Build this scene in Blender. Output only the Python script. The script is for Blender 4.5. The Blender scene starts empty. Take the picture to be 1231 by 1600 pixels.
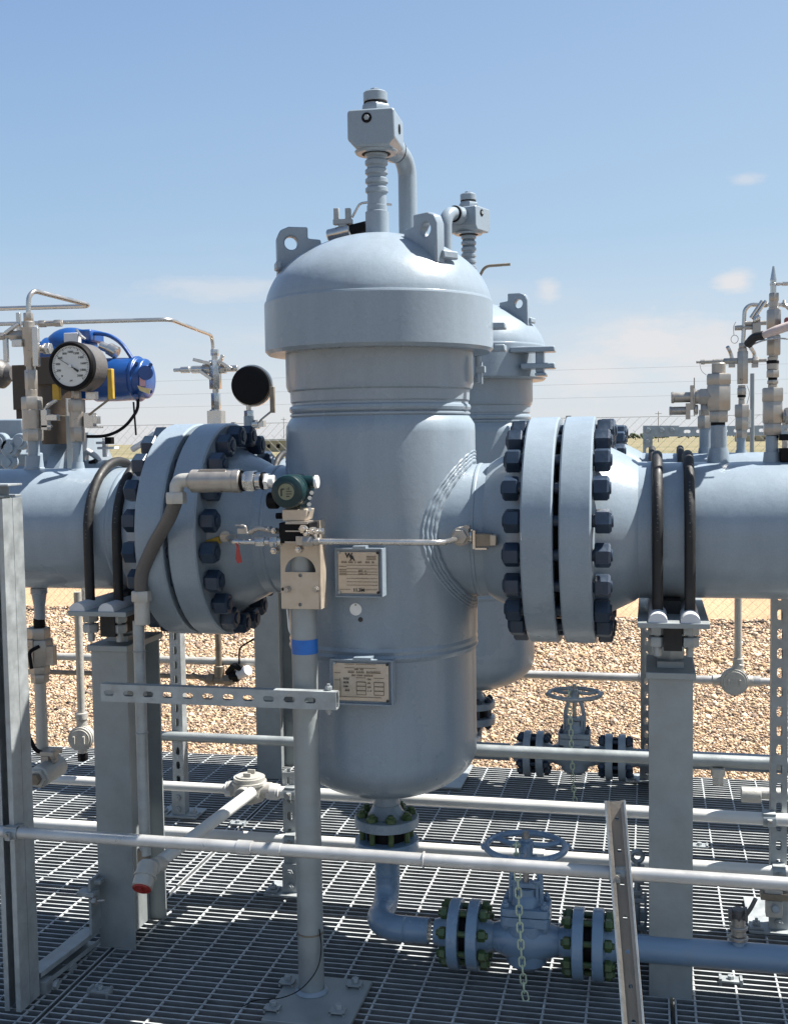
import bpy, bmesh, math, random
from math import radians, sin, cos, pi, sqrt, atan, atan2
from mathutils import Vector, Matrix, Quaternion, noise
import numpy as np
random.seed(7)
sc = bpy.context.scene
COL = sc.collection

# ---------------- camera ----------------
FPX, CAMH = 1780.0, 1.31
YAW, PITCH, ROLL = atan(400/1780), atan(112/1780), 0.015
R0 = Vector((cos(YAW), sin(YAW), 0)); F0 = Vector((-sin(YAW), cos(YAW), 0))
FW = F0*cos(PITCH) + Vector((0, 0, -sin(PITCH))); U0 = R0.cross(FW)
RT = R0*cos(ROLL) - U0*sin(ROLL); UP = U0*cos(ROLL) + R0*sin(ROLL)
CAM = Vector((0, 0, CAMH))
cd = bpy.data.cameras.new('camera'); cam = bpy.data.objects.new('camera', cd); COL.objects.link(cam)
M = Matrix((RT, UP, -FW)).transposed().to_4x4(); M.translation = CAM; cam.matrix_world = M
cd.sensor_fit = 'VERTICAL'; cd.sensor_height = 24; cd.lens = 24*FPX/1600; cd.clip_start = 0.05; cd.clip_end = 6000
sc.camera = cam

# ---------------- world and sun ----------------
SUN = Vector((0.58, 0.25, 1.0)).normalized()
w = bpy.data.worlds.new("World"); sc.world = w; w.use_nodes = True
nt = w.node_tree; nt.nodes.clear()
def N(nt, t, **k):
    n = nt.nodes.new(t)
    for a, b in k.items():
        if a in n.inputs: n.inputs[a].default_value = b
        else: setattr(n, a, b)
    return n
out = N(nt, 'ShaderNodeOutputWorld'); bg = N(nt, 'ShaderNodeBackground'); bg.inputs[1].default_value = 0.0525
sky = N(nt, 'ShaderNodeTexSky'); sky.sky_type = 'NISHITA'; sky.sun_disc = False
sky.sun_elevation = math.asin(SUN.z); sky.sun_rotation = atan2(SUN.x, SUN.y)
sky.altitude = 800; sky.air_density = 1.0; sky.dust_density = 1.2; sky.ozone_density = 1.3
def lnk(nt, a, b): nt.links.new(a, b)
tc = N(nt, 'ShaderNodeTexCoord')
mp = N(nt, 'ShaderNodeMapping'); mp.inputs['Scale'].default_value = (1.0, 1.0, 3.4); lnk(nt, tc.outputs['Generated'], mp.inputs[0])
ns = N(nt, 'ShaderNodeTexNoise'); ns.inputs['Scale'].default_value = 7.5; ns.inputs['Detail'].default_value = 7; ns.inputs['Roughness'].default_value = 0.6
lnk(nt, mp.outputs[0], ns.inputs[0])
cr = N(nt, 'ShaderNodeValToRGB'); cr.color_ramp.elements[0].position = 0.50; cr.color_ramp.elements[1].position = 0.72
lnk(nt, ns.outputs[0], cr.inputs[0])
sx = N(nt, 'ShaderNodeSeparateXYZ'); lnk(nt, tc.outputs['Generated'], sx.inputs[0])
band = N(nt, 'ShaderNodeValToRGB'); e = band.color_ramp.elements
e[0].position = 0.0; e[0].color = (.9, .9, .9, 1); e[1].position = 0.19; e[1].color = (0, 0, 0, 1)
b2 = e.new(0.09); b2.color = (.45, .45, .45, 1)
lnk(nt, sx.outputs[2], band.inputs[0])
mul = N(nt, 'ShaderNodeMath', operation='MULTIPLY'); lnk(nt, cr.outputs[0], mul.inputs[0]); lnk(nt, band.outputs[0], mul.inputs[1])
mul2 = N(nt, 'ShaderNodeMath', operation='MULTIPLY'); mul2.inputs[1].default_value = 0.55; lnk(nt, mul.outputs[0], mul2.inputs[0])
last = mul2.outputs[0]
# small separate cloud puffs: a soft disc of directions times fine noise
ns2 = N(nt, 'ShaderNodeTexNoise'); ns2.inputs['Scale'].default_value = 26; ns2.inputs['Detail'].default_value = 9; ns2.inputs['Roughness'].default_value = 0.68
lnk(nt, mp.outputs[0], ns2.inputs[0])
def pray(x, y): return FW + RT*((x-615.5)/FPX) - UP*((y-800)/FPX)
for (cx, cy, rad, st, sq) in [(1148, 438, .030, .8, 1.7), (1165, 280, .024, .4, 2.6), (856, 455, .022, .6, 1.2), (1010, 535, .10, .75, 2.2), (930, 580, .08, .6, 2.0), (1100, 545, .09, .65, 1.7), (340, 452, .13, .4, 7)]:
    d = pray(cx, cy).normalized()
    vs = N(nt, 'ShaderNodeVectorMath', operation='SUBTRACT'); lnk(nt, tc.outputs['Generated'], vs.inputs[0]); vs.inputs[1].default_value = d
    vm = N(nt, 'ShaderNodeVectorMath', operation='MULTIPLY'); lnk(nt, vs.outputs[0], vm.inputs[0]); vm.inputs[1].default_value = (1, 1, sq)
    vl = N(nt, 'ShaderNodeVectorMath', operation='LENGTH'); lnk(nt, vm.outputs[0], vl.inputs[0])
    mr = N(nt, 'ShaderNodeMapRange'); mr.inputs[1].default_value = rad; mr.inputs[2].default_value = 0; mr.inputs[3].default_value = 0; mr.inputs[4].default_value = 1
    lnk(nt, vl.outputs['Value'], mr.inputs[0])
    a1 = N(nt, 'ShaderNodeMath', operation='ADD'); lnk(nt, mr.outputs[0], a1.inputs[0]); lnk(nt, ns2.outputs[0], a1.inputs[1])
    m3 = N(nt, 'ShaderNodeMapRange'); m3.inputs[1].default_value = .84; m3.inputs[2].default_value = 1.3; m3.inputs[3].default_value = 0; m3.inputs[4].default_value = st
    lnk(nt, a1.outputs[0], m3.inputs[0])
    mx = N(nt, 'ShaderNodeMath', operation='MAXIMUM'); lnk(nt, last, mx.inputs[0]); lnk(nt, m3.outputs[0], mx.inputs[1]); last = mx.outputs[0]
# pale band of thick air close to the horizon
hz = N(nt, 'ShaderNodeMapRange'); hz.inputs[1].default_value = -.02; hz.inputs[2].default_value = 0.9; hz.inputs[3].default_value = .92; hz.inputs[4].default_value = 0.5
lnk(nt, sx.outputs[2], hz.inputs[0])
hc = N(nt, 'ShaderNodeValToRGB'); e = hc.color_ramp.elements; hs = 1/6.5
for i, (p_, c_) in enumerate([(0.0, (5.5, 5.5, 5.7)), (.05, (5.05, 5.45, 5.9)), (.17, (2.95, 4.3, 5.85)), (.36, (1.98, 3.25, 5.5)), (1.0, (.8, 1.6, 3.4))]):
    if i == 0: e[1].position = 1.0
    q = e[0] if i == 0 else e[len(e)-1] if i == 4 else e.new(p_)
    q.position = p_; q.color = (c_[0]*hs, c_[1]*hs, c_[2]*hs, 1)
lnk(nt, sx.outputs[2], hc.inputs[0])
hm = N(nt, 'ShaderNodeVectorMath', operation='SCALE'); hm.inputs['Scale'].default_value = 6.5; lnk(nt, hc.outputs[0], hm.inputs[0])
mh = N(nt, 'ShaderNodeMix', data_type='RGBA'); lnk(nt, hz.outputs[0], mh.inputs[0]); lnk(nt, sky.outputs[0], mh.inputs[6]); lnk(nt, hm.outputs[0], mh.inputs[7])
sd = N(nt, 'ShaderNodeMapRange'); sd.inputs[1].default_value = -.5; sd.inputs[2].default_value = .5; sd.inputs[3].default_value = 0; sd.inputs[4].default_value = .34; lnk(nt, sx.outputs[0], sd.inputs[0])
ms = N(nt, 'ShaderNodeMix', data_type='RGBA'); lnk(nt, sd.outputs[0], ms.inputs[0]); lnk(nt, mh.outputs[2], ms.inputs[6]); ms.inputs[7].default_value = (5.0, 6.1, 6.9, 1); mh = ms   # paler toward the sun
mc = N(nt, 'ShaderNodeMix', data_type='RGBA'); lnk(nt, last, mc.inputs[0]); lnk(nt, mh.outputs[2], mc.inputs[6]); mc.inputs[7].default_value = (6.1, 5.9, 5.9, 1)
lnk(nt, mc.outputs[2], bg.inputs[0]); lnk(nt, bg.outputs[0], out.inputs[0])
sl = bpy.data.lights.new('sun', 'SUN'); sl.energy = 5.0; sl.angle = radians(0.53); sl.color = (1, .955, .88)
so = bpy.data.objects.new('sun', sl); COL.objects.link(so); so.rotation_euler = SUN.to_track_quat('Z', 'Y').to_euler(); so.location = (3, 2, 8)
vs_ = sc.view_settings; vs_.view_transform = 'Standard'; vs_.look = 'None'; vs_.exposure = 1.38; vs_.gamma = 1; vs_.use_curve_mapping = False
sc.cycles.max_bounces = 6

# ---------------- pixel helpers: a photo pixel becomes a point at a real distance ----------------
def atY(x, y, Y):
    d = pray(x, y); return CAM + d*(Y/d.y)
def atZ(x, y, Z):
    d = pray(x, y); return CAM + d*((Z-CAMH)/d.z)
def atX(x, y, X):
    d = pray(x, y); return CAM + d*(X/d.x)
def mpp(P): return (Vector(P)-CAM).dot(FW)/FPX      # metres per photo pixel at a point
def V(*a): return Vector(a)
XA, YA, ZA = V(1, 0, 0), V(0, 1, 0), V(0, 0, 1)

# ---------------- materials ----------------
def sl_(c):
    return tuple(((v/255)/12.92 if v/255 <= .04045 else (((v/255)+.055)/1.055)**2.4) for v in c)
MATS = {}
def mat(name, col, rough=.5, metal=0., var=.12, scale=6., bump=0., bscale=60., dirt=None, dscale=3., dth=.6, coat=0., spec=.5, emit=None, rvar=.12, streak=False, alpha=None):
    m = bpy.data.materials.new(name); m.use_nodes = True; t = m.node_tree; b = t.nodes['Principled BSDF']
    b.inputs['Metallic'].default_value = metal; b.inputs['Specular IOR Level'].default_value = spec
    if coat: b.inputs['Coat Weight'].default_value = coat; b.inputs['Coat Roughness'].default_value = .15
    c = N(t, 'ShaderNodeTexCoord')
    mpn = N(t, 'ShaderNodeMapping'); lnk(t, c.outputs['Object'], mpn.inputs[0])
    if streak: mpn.inputs['Scale'].default_value = (1, 1, .12)
    n = N(t, 'ShaderNodeTexNoise'); n.inputs['Scale'].default_value = scale; n.inputs['Detail'].default_value = 6; n.inputs['Roughness'].default_value = .6
    lnk(t, mpn.outputs[0], n.inputs[0])
    r = N(t, 'ShaderNodeMapRange'); r.inputs[1].default_value = .3; r.inputs[2].default_value = .7; r.inputs[3].default_value = 1-var; r.inputs[4].default_value = 1+var
    lnk(t, n.outputs[0], r.inputs[0])
    vm = N(t, 'ShaderNodeVectorMath', operation='SCALE'); vm.inputs[0].default_value = col[:3]; lnk(t, r.outputs[0], vm.inputs['Scale'])
    cs = vm.outputs[0]
    if dirt:
        n3 = N(t, 'ShaderNodeTexNoise'); n3.inputs['Scale'].default_value = dscale; n3.inputs['Detail'].default_value = 8; n3.inputs['Roughness'].default_value = .7
        lnk(t, c.outputs['Object'], n3.inputs[0])
        r3 = N(t, 'ShaderNodeMapRange'); r3.inputs[1].default_value = dth; r3.inputs[2].default_value = dth+.15; r3.inputs[3].default_value = 0; r3.inputs[4].default_value = .6
        lnk(t, n3.outputs[0], r3.inputs[0])
        mxn = N(t, 'ShaderNodeMix', data_type='RGBA'); lnk(t, r3.outputs[0], mxn.inputs[0]); lnk(t, cs, mxn.inputs[6]); mxn.inputs[7].default_value = (*dirt, 1); cs = mxn.outputs[2]
    if name == 'grating_steel':            # sunlit tops and shaded gaps painted in: top faces lightened, bar sides darkened
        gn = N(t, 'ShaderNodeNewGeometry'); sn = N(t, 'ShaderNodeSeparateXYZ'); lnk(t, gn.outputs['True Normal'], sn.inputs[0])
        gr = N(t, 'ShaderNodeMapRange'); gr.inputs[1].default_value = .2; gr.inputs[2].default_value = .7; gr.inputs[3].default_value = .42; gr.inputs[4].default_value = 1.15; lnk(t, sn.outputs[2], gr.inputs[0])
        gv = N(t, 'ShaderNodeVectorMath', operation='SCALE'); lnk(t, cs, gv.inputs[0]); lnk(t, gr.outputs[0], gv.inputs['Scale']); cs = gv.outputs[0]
    if name == 'grey_blue_paint':           # faint run marks down the shell and dusty speckle
        mq = N(t, 'ShaderNodeMapping'); mq.inputs['Scale'].default_value = (26, 26, 1.6); lnk(t, c.outputs['Object'], mq.inputs[0])
        n4 = N(t, 'ShaderNodeTexNoise'); n4.inputs['Scale'].default_value = 1; n4.inputs['Detail'].default_value = 5; lnk(t, mq.outputs[0], n4.inputs[0])
        n5 = N(t, 'ShaderNodeTexNoise'); n5.inputs['Scale'].default_value = 260; n5.inputs['Detail'].default_value = 2; lnk(t, c.outputs['Object'], n5.inputs[0])
        r4 = N(t, 'ShaderNodeMapRange'); r4.inputs[1].default_value = .35; r4.inputs[2].default_value = .72; r4.inputs[3].default_value = .965; r4.inputs[4].default_value = 1.07; lnk(t, n4.outputs[0], r4.inputs[0])
        r5 = N(t, 'ShaderNodeMapRange'); r5.inputs[1].default_value = .3; r5.inputs[2].default_value = .7; r5.inputs[3].default_value = .95; r5.inputs[4].default_value = 1.05; lnk(t, n5.outputs[0], r5.inputs[0])
        m6 = N(t, 'ShaderNodeMath', operation='MULTIPLY'); lnk(t, r4.outputs[0], m6.inputs[0]); lnk(t, r5.outputs[0], m6.inputs[1])
        v6 = N(t, 'ShaderNodeVectorMath', operation='SCALE'); lnk(t, cs, v6.inputs[0]); lnk(t, m6.outputs[0], v6.inputs['Scale']); cs = v6.outputs[0]
    lnk(t, cs, b.inputs['Base Color'])
    rr = N(t, 'ShaderNodeMapRange'); rr.inputs[1].default_value = .3; rr.inputs[2].default_value = .7; rr.inputs[3].default_value = max(.03, rough-rvar); rr.inputs[4].default_value = min(1, rough+rvar)
    lnk(t, n.outputs[0], rr.inputs[0]); lnk(t, rr.outputs[0], b.inputs['Roughness'])
    if bump:
        n2 = N(t, 'ShaderNodeTexNoise'); n2.inputs['Scale'].default_value = bscale; n2.inputs['Detail'].default_value = 4
        lnk(t, c.outputs['Object'], n2.inputs[0])
        bp = N(t, 'ShaderNodeBump'); bp.inputs['Strength'].default_value = bump; bp.inputs['Distance'].default_value = .004
        lnk(t, n2.outputs[0], bp.inputs['Height']); lnk(t, bp.outputs[0], b.inputs['Normal'])
    if emit:
        b.inputs['Emission Color'].default_value = (*emit[0], 1); b.inputs['Emission Strength'].default_value = emit[1]
    MATS[name] = m; return m
PAINT = mat('grey_blue_paint', (.215, .262, .308), .30, 0, .05, 2.2, .12, 55, dirt=(.21, .24, .25), dscale=4, dth=.66, coat=.1, spec=.4, rvar=.08)
WELD = mat('painted_weld', (.21, .258, .305), .42, 0, .08, 30, .3, 70)
BLUEP = mat('blue_grey_paint', (.155, .232, .325), .30, 0, .07, 3, .12, 60, coat=.2, dirt=(.25, .25, .24), dscale=6, dth=.64)
GALV = mat('galvanised_steel', (.31, .335, .345), .5, .4, .2, 26, .15, 90, dirt=(.36, .34, .30), dscale=9, dth=.62)
GALVP = mat('galvanised_post', (.27, .295, .30), .5, .35, .13, 14, .12, 70, dirt=(.26, .25, .23), dscale=5, dth=.6)
CONDW = mat('white_conduit', (.60, .60, .58), .4, .1, .08, 12, .05, 60, dirt=(.50, .48, .44), dscale=7, dth=.62)
COND = mat('aluminium_conduit', (.43, .43, .425), .36, .4, .14, 12, .05, 60, dirt=(.40, .38, .35), dscale=7, dth=.6)
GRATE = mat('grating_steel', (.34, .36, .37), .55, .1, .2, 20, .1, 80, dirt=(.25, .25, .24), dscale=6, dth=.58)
SS = mat('stainless_fitting', (.34, .315, .285), .36, .6, .14, 40, .05, 100)
SSB = mat('bright_tubing', (.50, .485, .46), .24, .85, .1, 20)
PLATE = mat('stainless_plate', (.47, .40, .32), .45, .45, .12, 30, .05, 80)
DARKB = mat('dark_coated_bolt', (.017, .032, .058), .38, .1, .25, 30, .1, 120)
GREENB = mat('green_coated_bolt', (.05, .085, .03), .4, .1, .35, 40, .15, 120, dirt=(.09, .07, .04), dscale=20, dth=.55)
RUB = mat('black_rubber', (.006, .006, .007), .6, 0, .25, 40, .2, 90)
FLEX = mat('grey_flexible_jacket', (.085, .08, .078), .5, 0, .15, 20, .3, 150)
BLACK = mat('black_enamel', (.005, .005, .006), .6, 0, .2, 20, spec=.15)
BLUEA = mat('blue_enamel', (.005, .05, .20), .36, 0, .15, 8, .2, 40, coat=.2)
BROWN = mat('dark_brown_cast_iron', (.035, .024, .016), .5, .1, .3, 9, .3, 60, dirt=(.10, .06, .03), dscale=8, dth=.52)
YEL = mat('yellow_vinyl', (.42, .26, .02), .5, 0, .2, 20, .1, 60)
RED = mat('red_plastic', (.30, .03, .025), .45, 0, .15, 30)
TAPE = mat('blue_tape', (.01, .12, .42), .4, 0, .15, 30, .1, 60)
GREENT = mat('dark_green_enamel', (.004, .022, .025), .35, 0, .1, 20, .05, 80, spec=.4)
LCD = mat('lcd_glass', (.155, .165, .10), .3, 0, .05, 20)
WHT = mat('white_plastic', (.72, .72, .70), .4, 0, .06, 20)
DIAL = mat('dial_face', (.55, .56, .54), .45, 0, .04, 10)
INK = mat('black_ink', (.02, .02, .02), .6, 0, .1, 10)
INKB = mat('brown_ink', (.16, .12, .08), .6, 0, .1, 10)
PADW = mat('pale_slide_pad', (.55, .56, .58), .5, 0, .08, 20)
CHAIN = mat('zinc_chain', (.50, .56, .40), .45, .15, .2, 40)
BRASS = mat('aged_brass', (.20, .165, .125), .45, .4, .3, 30)
WOODS = mat('weathered_strut', (.28, .245, .205), .6, .25, .2, 14, .2, 60)
GREYB = mat('grey_cast_box', (.42, .41, .38), .5, .3, .12, 20, .3, 90, dirt=(.3, .24, .18), dscale=15, dth=.6)
STEEL = mat('distant_painted_steel', (.36, .37, .37), .6, .1, .1, 4)

# ---------------- mesh builder ----------------
def frame(ax):
    ax = Vector(ax).normalized()
    a = V(0, 0, 1) if abs(ax.z) < .9 else V(1, 0, 0)
    u = ax.cross(a).normalized(); v = ax.cross(u).normalized()
    return ax, u, v
class B:
    def __init__(s): s.bm = bmesh.new()
    def rings(s, rings, close=True, cap0=True, cap1=True):
        vs = [[s.bm.verts.new(p) for p in r] for r in rings]
        n = len(rings[0])
        for a, b in zip(vs, vs[1:]):
            for i in range(n if close else n-1):
                j = (i+1) % n
                try: s.bm.faces.new((a[i], a[j], b[j], b[i]))
                except ValueError: pass
        if close and cap0: s.bm.faces.new(list(reversed(vs[0])))
        if close and cap1: s.bm.faces.new(vs[-1])
        return s
    def lathe(s, c, ax, prof, n=32, cap=True, ph=0.):
        ax, u, v = frame(ax); c = Vector(c)
        rr = []
        for t, r in prof:
            r = max(r, 1e-5)
            rr.append([c+ax*t+(u*cos(ph+2*pi*k/n)+v*sin(ph+2*pi*k/n))*r for k in range(n)])
        return s.rings(rr, True, cap, cap)
    def cyl(s, a, b, r, n=20, r2=None, ch=0.):
        a, b = Vector(a), Vector(b); L = (b-a).length
        r2 = r if r2 is None else r2
        if ch: pr = [(0, r-ch), (ch, r), (L-ch, r2), (L, r2-ch)]
        else: pr = [(0, r), (L, r2)]
        return s.lathe(a, b-a, pr, n)
    def hexa(s, a, b, af, n=6, ph=0.):
        a, b = Vector(a), Vector(b); L = (b-a).length; r = af/2/cos(pi/n); c = min(.12*r, L*.2)
        return s.lathe(a, b-a, [(0, r*.93), (c, r), (L-c, r), (L, r*.93)], n, True, ph)
    def sph(s, c, r, n=16, sx=1, sy=1, sz=1):
        res = bmesh.ops.create_uvsphere(s.bm, u_segments=n, v_segments=max(6, n//2), radius=r)
        for v in res['verts']: v.co = Vector((v.co.x*sx, v.co.y*sy, v.co.z*sz))+Vector(c)
        return s
    def tube(s, pts, r, bend=0., n=12, seg=6, taper=None):
        pts = [Vector(p) for p in pts]; path = [pts[0]]
        for i in range(1, len(pts)-1):
            p0, p, p1 = pts[i-1], pts[i], pts[i+1]
            d0 = (p0-p); d1 = (p1-p); b = min(bend, d0.length*.49, d1.length*.49)
            if b < 1e-5: path.append(p); continue
            a = p+d0.normalized()*b; c = p+d1.normalized()*b
            for k in range(seg+1):
                t = k/seg
                # rational quadratic = close to a circular arc
                wv = cos((pi-d0.angle(d1))/2); wv = max(wv, .05)
                B0, B1, B2 = (1-t)**2, 2*t*(1-t)*wv, t*t
                path.append((a*B0+p*B1+c*B2)/(B0+B1+B2))
        path.append(pts[-1])
        cl = [path[0]]
        for p in path[1:]:
            if (p-cl[-1]).length > 1e-6: cl.append(p)
        path = cl
        t0 = (path[1]-path[0]).normalized(); _, u, v = frame(t0); rings = []
        for i, p in enumerate(path):
            if i == 0: t = (path[1]-path[0]).normalized()
            elif i == len(path)-1: t = (path[-1]-path[-2]).normalized()
            else: t = ((path[i+1]-p).normalized()+(p-path[i-1]).normalized()).normalized()
            q = t0.rotation_difference(t); u = q @ u; v = q @ v; t0 = t
            rad = r if not taper else r+(taper-r)*i/(len(path)-1)
            rings.append([p+(u*cos(2*pi*k/n)+v*sin(2*pi*k/n))*rad for k in range(n)])
        return s.rings(rings)
    def loop(s, pts, r, n=8):          # closed tube
        pts = [Vector(p) for p in pts]; m = len(pts); rings = []
        t0 = (pts[1]-pts[-1]).normalized(); _, u, v = frame(t0)
        for i, p in enumerate(pts):
            t = (pts[(i+1) % m]-pts[i-1]).normalized(); q = t0.rotation_difference(t); u = q @ u; v = q @ v; t0 = t
            rings.append([p+(u*cos(2*pi*k/n)+v*sin(2*pi*k/n))*r for k in range(n)])
        vs = [[s.bm.verts.new(p) for p in rg] for rg in rings]
        for i in range(m):
            a, b = vs[i], vs[(i+1) % m]
            for k in range(n): s.bm.faces.new((a[k], a[(k+1) % n], b[(k+1) % n], b[k]))
        return s
    def box(s, c, sz, ax=None):
        c = Vector(c); U_, V_, W_ = ax or (XA, YA, ZA)
        h = [x/2 for x in sz]; P = []
        for dx in (-1, 1):
            for dy in (-1, 1):
                for dz in (-1, 1): P.append(s.bm.verts.new(c+U_*dx*h[0]+V_*dy*h[1]+W_*dz*h[2]))
        for f in ((0, 1, 3, 2), (4, 6, 7, 5), (0, 4, 5, 1), (2, 3, 7, 6), (0, 2, 6, 4), (1, 5, 7, 3)): s.bm.faces.new([P[i] for i in f])
        return s
    def bb(s, x0, x1, y0, y1, z0, z1): return s.box(((x0+x1)/2, (y0+y1)/2, (z0+z1)/2), (abs(x1-x0), abs(y1-y0), abs(z1-z0)))
    def prism(s, outl, o, u, v, t, holes=()):      # flat plate with holes, thickness t along u x v
        o = Vector(o); w_ = u.cross(v).normalized(); tmp = bmesh.new(); es = []
        for lp in [outl]+list(holes):
            vs = [tmp.verts.new(o+u*a+v*b) for a, b in lp]
            for i in range(len(vs)): es.append(tmp.edges.new((vs[i], vs[(i+1) % len(vs)])))
        bmesh.ops.triangle_fill(tmp, edges=es, use_beauty=True, use_dissolve=False, normal=w_)
        ff = list(tmp.faces)
        r = bmesh.ops.extrude_face_region(tmp, geom=ff)
        for g in r['geom']:
            if isinstance(g, bmesh.types.BMVert): g.co += w_*t
        me = bpy.data.meshes.new('t'); tmp.to_mesh(me); tmp.free(); s.bm.from_mesh(me); bpy.data.meshes.remove(me)
        return s
    def each(s, name, m, parent, **k):      # one object per separate piece (touching pieces stay together)
        s.bm.verts.ensure_lookup_table(); seen = {}; comps = []
        for v in s.bm.verts:
            if v in seen: continue
            st = [v]; seen[v] = 1; cp = []
            while st:
                q = st.pop(); cp.append(q)
                for e in q.link_edges:
                    o = e.other_vert(q)
                    if o not in seen: seen[o] = 1; st.append(o)
            comps.append(cp)
        def bx(c): return [min(v.co[i] for v in c) for i in range(3)]+[max(v.co[i] for v in c) for i in range(3)]
        gs = [(c, bx(c)) for c in comps]; ch = True
        while ch:
            ch = False
            for i in range(len(gs)):
                for j in range(i+1, len(gs)):
                    a, b = gs[i][1], gs[j][1]
                    if all(a[q] <= b[q+3]+.0005 and b[q] <= a[q+3]+.0005 for q in range(3)):
                        c = gs[i][0]+gs[j][0]; gs.pop(j); gs[i] = (c, bx(c)); ch = True; break
                if ch: break
        for c, _ in gs:
            nb = B(); mp_ = {v: nb.bm.verts.new(v.co) for v in c}
            for f in {f for v in c for f in v.link_faces}: nb.bm.faces.new([mp_[v] for v in f.verts])
            nb.build(name, m, parent, **k)
        s.bm.free()
    def build(s, name, m, parent=None, smooth=True, ang=35, bevel=0):
        bmesh.ops.recalc_face_normals(s.bm, faces=s.bm.faces)
        off = worg(parent) if parent else V(0, 0, 0)
        if parent is None:
            # a thing of one mesh stands at its own base
            xs = [v.co for v in s.bm.verts]; off = V(sum(p.x for p in xs)/len(xs), sum(p.y for p in xs)/len(xs), min(p.z for p in xs))
        for v in s.bm.verts: v.co -= off
        me = bpy.data.meshes.new(name); s.bm.to_mesh(me); s.bm.free()
        if smooth:
            me.polygons.foreach_set('use_smooth', [True]*len(me.polygons)); me.set_sharp_from_angle(angle=radians(ang))
        me.materials.append(m)
        o = bpy.data.objects.new(name, me); COL.objects.link(o)
        if parent: o.parent = parent; ORG[o.name] = off
        else: o.location = off; ORG[o.name] = off
        if bevel:
            md = o.modifiers.new('bevel', 'BEVEL'); md.width = bevel; md.segments = 2; md.limit_method = 'ANGLE'; md.angle_limit = radians(40)
        return o
ORG = {}
def worg(o): return ORG[o.name]
def thing(name, label, cat, loc, group=None):
    o = bpy.data.objects.new(name, None); COL.objects.link(o); o.location = loc; ORG[o.name] = Vector(loc)
    o.empty_display_size = .05; o['label'] = label; o['category'] = cat
    if group: o['group'] = group
    return o
def tag(o, label, cat, group=None):
    o['label'] = label; o['category'] = cat
    if group: o['group'] = group
    return o
def struct(o, kind='structure'): o['kind'] = kind; return o
def place(me, name, parent, p, ax, spin=0.):       # a shared mesh modelled along +Z, set on its parent
    o = bpy.data.objects.new(name, me); COL.objects.link(o); o.parent = parent
    q = V(0, 0, 1).rotation_difference(Vector(ax).normalized())
    m = Matrix.Translation(Vector(p)-worg(parent)) @ q.to_matrix().to_4x4() @ Matrix.Rotation(spin, 4, 'Z')
    o.matrix_local = m; return o
def proto(b, m, ang=35):
    bmesh.ops.recalc_face_normals(b.bm, faces=b.bm.faces)
    me = bpy.data.meshes.new('shared'); b.bm.to_mesh(me); b.bm.free(); me.materials.append(m)
    me.polygons.foreach_set('use_smooth', [True]*len(me.polygons)); me.set_sharp_from_angle(angle=radians(ang)); return me
def text(body, size, o, u, v, m, parent, name='lettering', ext=.0004, align='CENTER', bold=0.0):
    c = bpy.data.curves.new('txt', 'FONT'); c.body = body; c.size = size; c.align_x = align; c.align_y = 'CENTER'; c.extrude = ext; c.offset = bold; c.resolution_u = 2
    t = bpy.data.objects.new('txt', c); COL.objects.link(t); dg = bpy.context.evaluated_depsgraph_get(); dg.update()
    me = bpy.data.meshes.new_from_object(t.evaluated_get(dg)); bpy.data.objects.remove(t); bpy.data.curves.remove(c)
    w_ = u.cross(v); R = Matrix((u, v, w_)).transposed().to_4x4(); R.translation = Vector(o)-worg(parent); me.transform(R)
    me.materials.clear(); me.materials.append(m)
    ob = bpy.data.objects.new(name, me); COL.objects.link(ob); ob.parent = parent; ORG[ob.name] = worg(parent); return ob
def circ(cx, cy, r, n=20, ry=None): return [(cx+r*cos(2*pi*k/n), cy+(ry or r)*sin(2*pi*k/n)) for k in range(n)]
def slot(cx, cy, L, wd, n=6):         # rounded slot along first axis
    h = L/2-wd/2
    return [(cx+h+wd/2*cos(a), cy+wd/2*sin(a)) for a in [(-pi/2+pi*k/n) for k in range(n+1)]]+[(cx-h+wd/2*cos(a), cy+wd/2*sin(a)) for a in [(pi/2+pi*k/n) for k in range(n+1)]]
def rrect(x0, y0, x1, y1, r, n=4):
    P = []
    for cx, cy, a0 in ((x1-r, y1-r, 0), (x0+r, y1-r, pi/2), (x0+r, y0+r, pi), (x1-r, y0+r, 3*pi/2)):
        for k in range(n+1): P.append((cx+r*cos(a0+pi/2*k/n), cy+r*sin(a0+pi/2*k/n)))
    return P

# stacks in photo pixels at a given real plane Y; kinds: c cylinder, h hexagon, k cone (hw, hw2), b box, s ball
def vst(b, px, Y, items, n=20):
    P = atY(px, sum(i[0]+i[1] for i in items)/2/len(items), Y); X = P.x
    for it in items:
        z1 = atY(px, it[0], Y).z; z0 = atY(px, it[1], Y).z; k = it[2]; s = mpp((X, Y, z0)); r = it[3]*s
        if k == 'c': b.cyl((X, Y, z0), (X, Y, z1), r, n, ch=min(.002, r*.15, abs(z1-z0)*.2))
        elif k == 'h': b.hexa((X, Y, z0), (X, Y, z1), 2*r*.93)
        elif k == 'k': b.cyl((X, Y, z0), (X, Y, z1), it[4]*s, n, r2=r)     # r at top, it[4] at bottom
        elif k == 'b': b.bb(X-r, X+r, Y-r, Y+r, z0, z1)
        elif k == 's': b.sph((X, Y, (z0+z1)/2), r, 16, sz=abs(z1-z0)/2/r)
    return X
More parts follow.
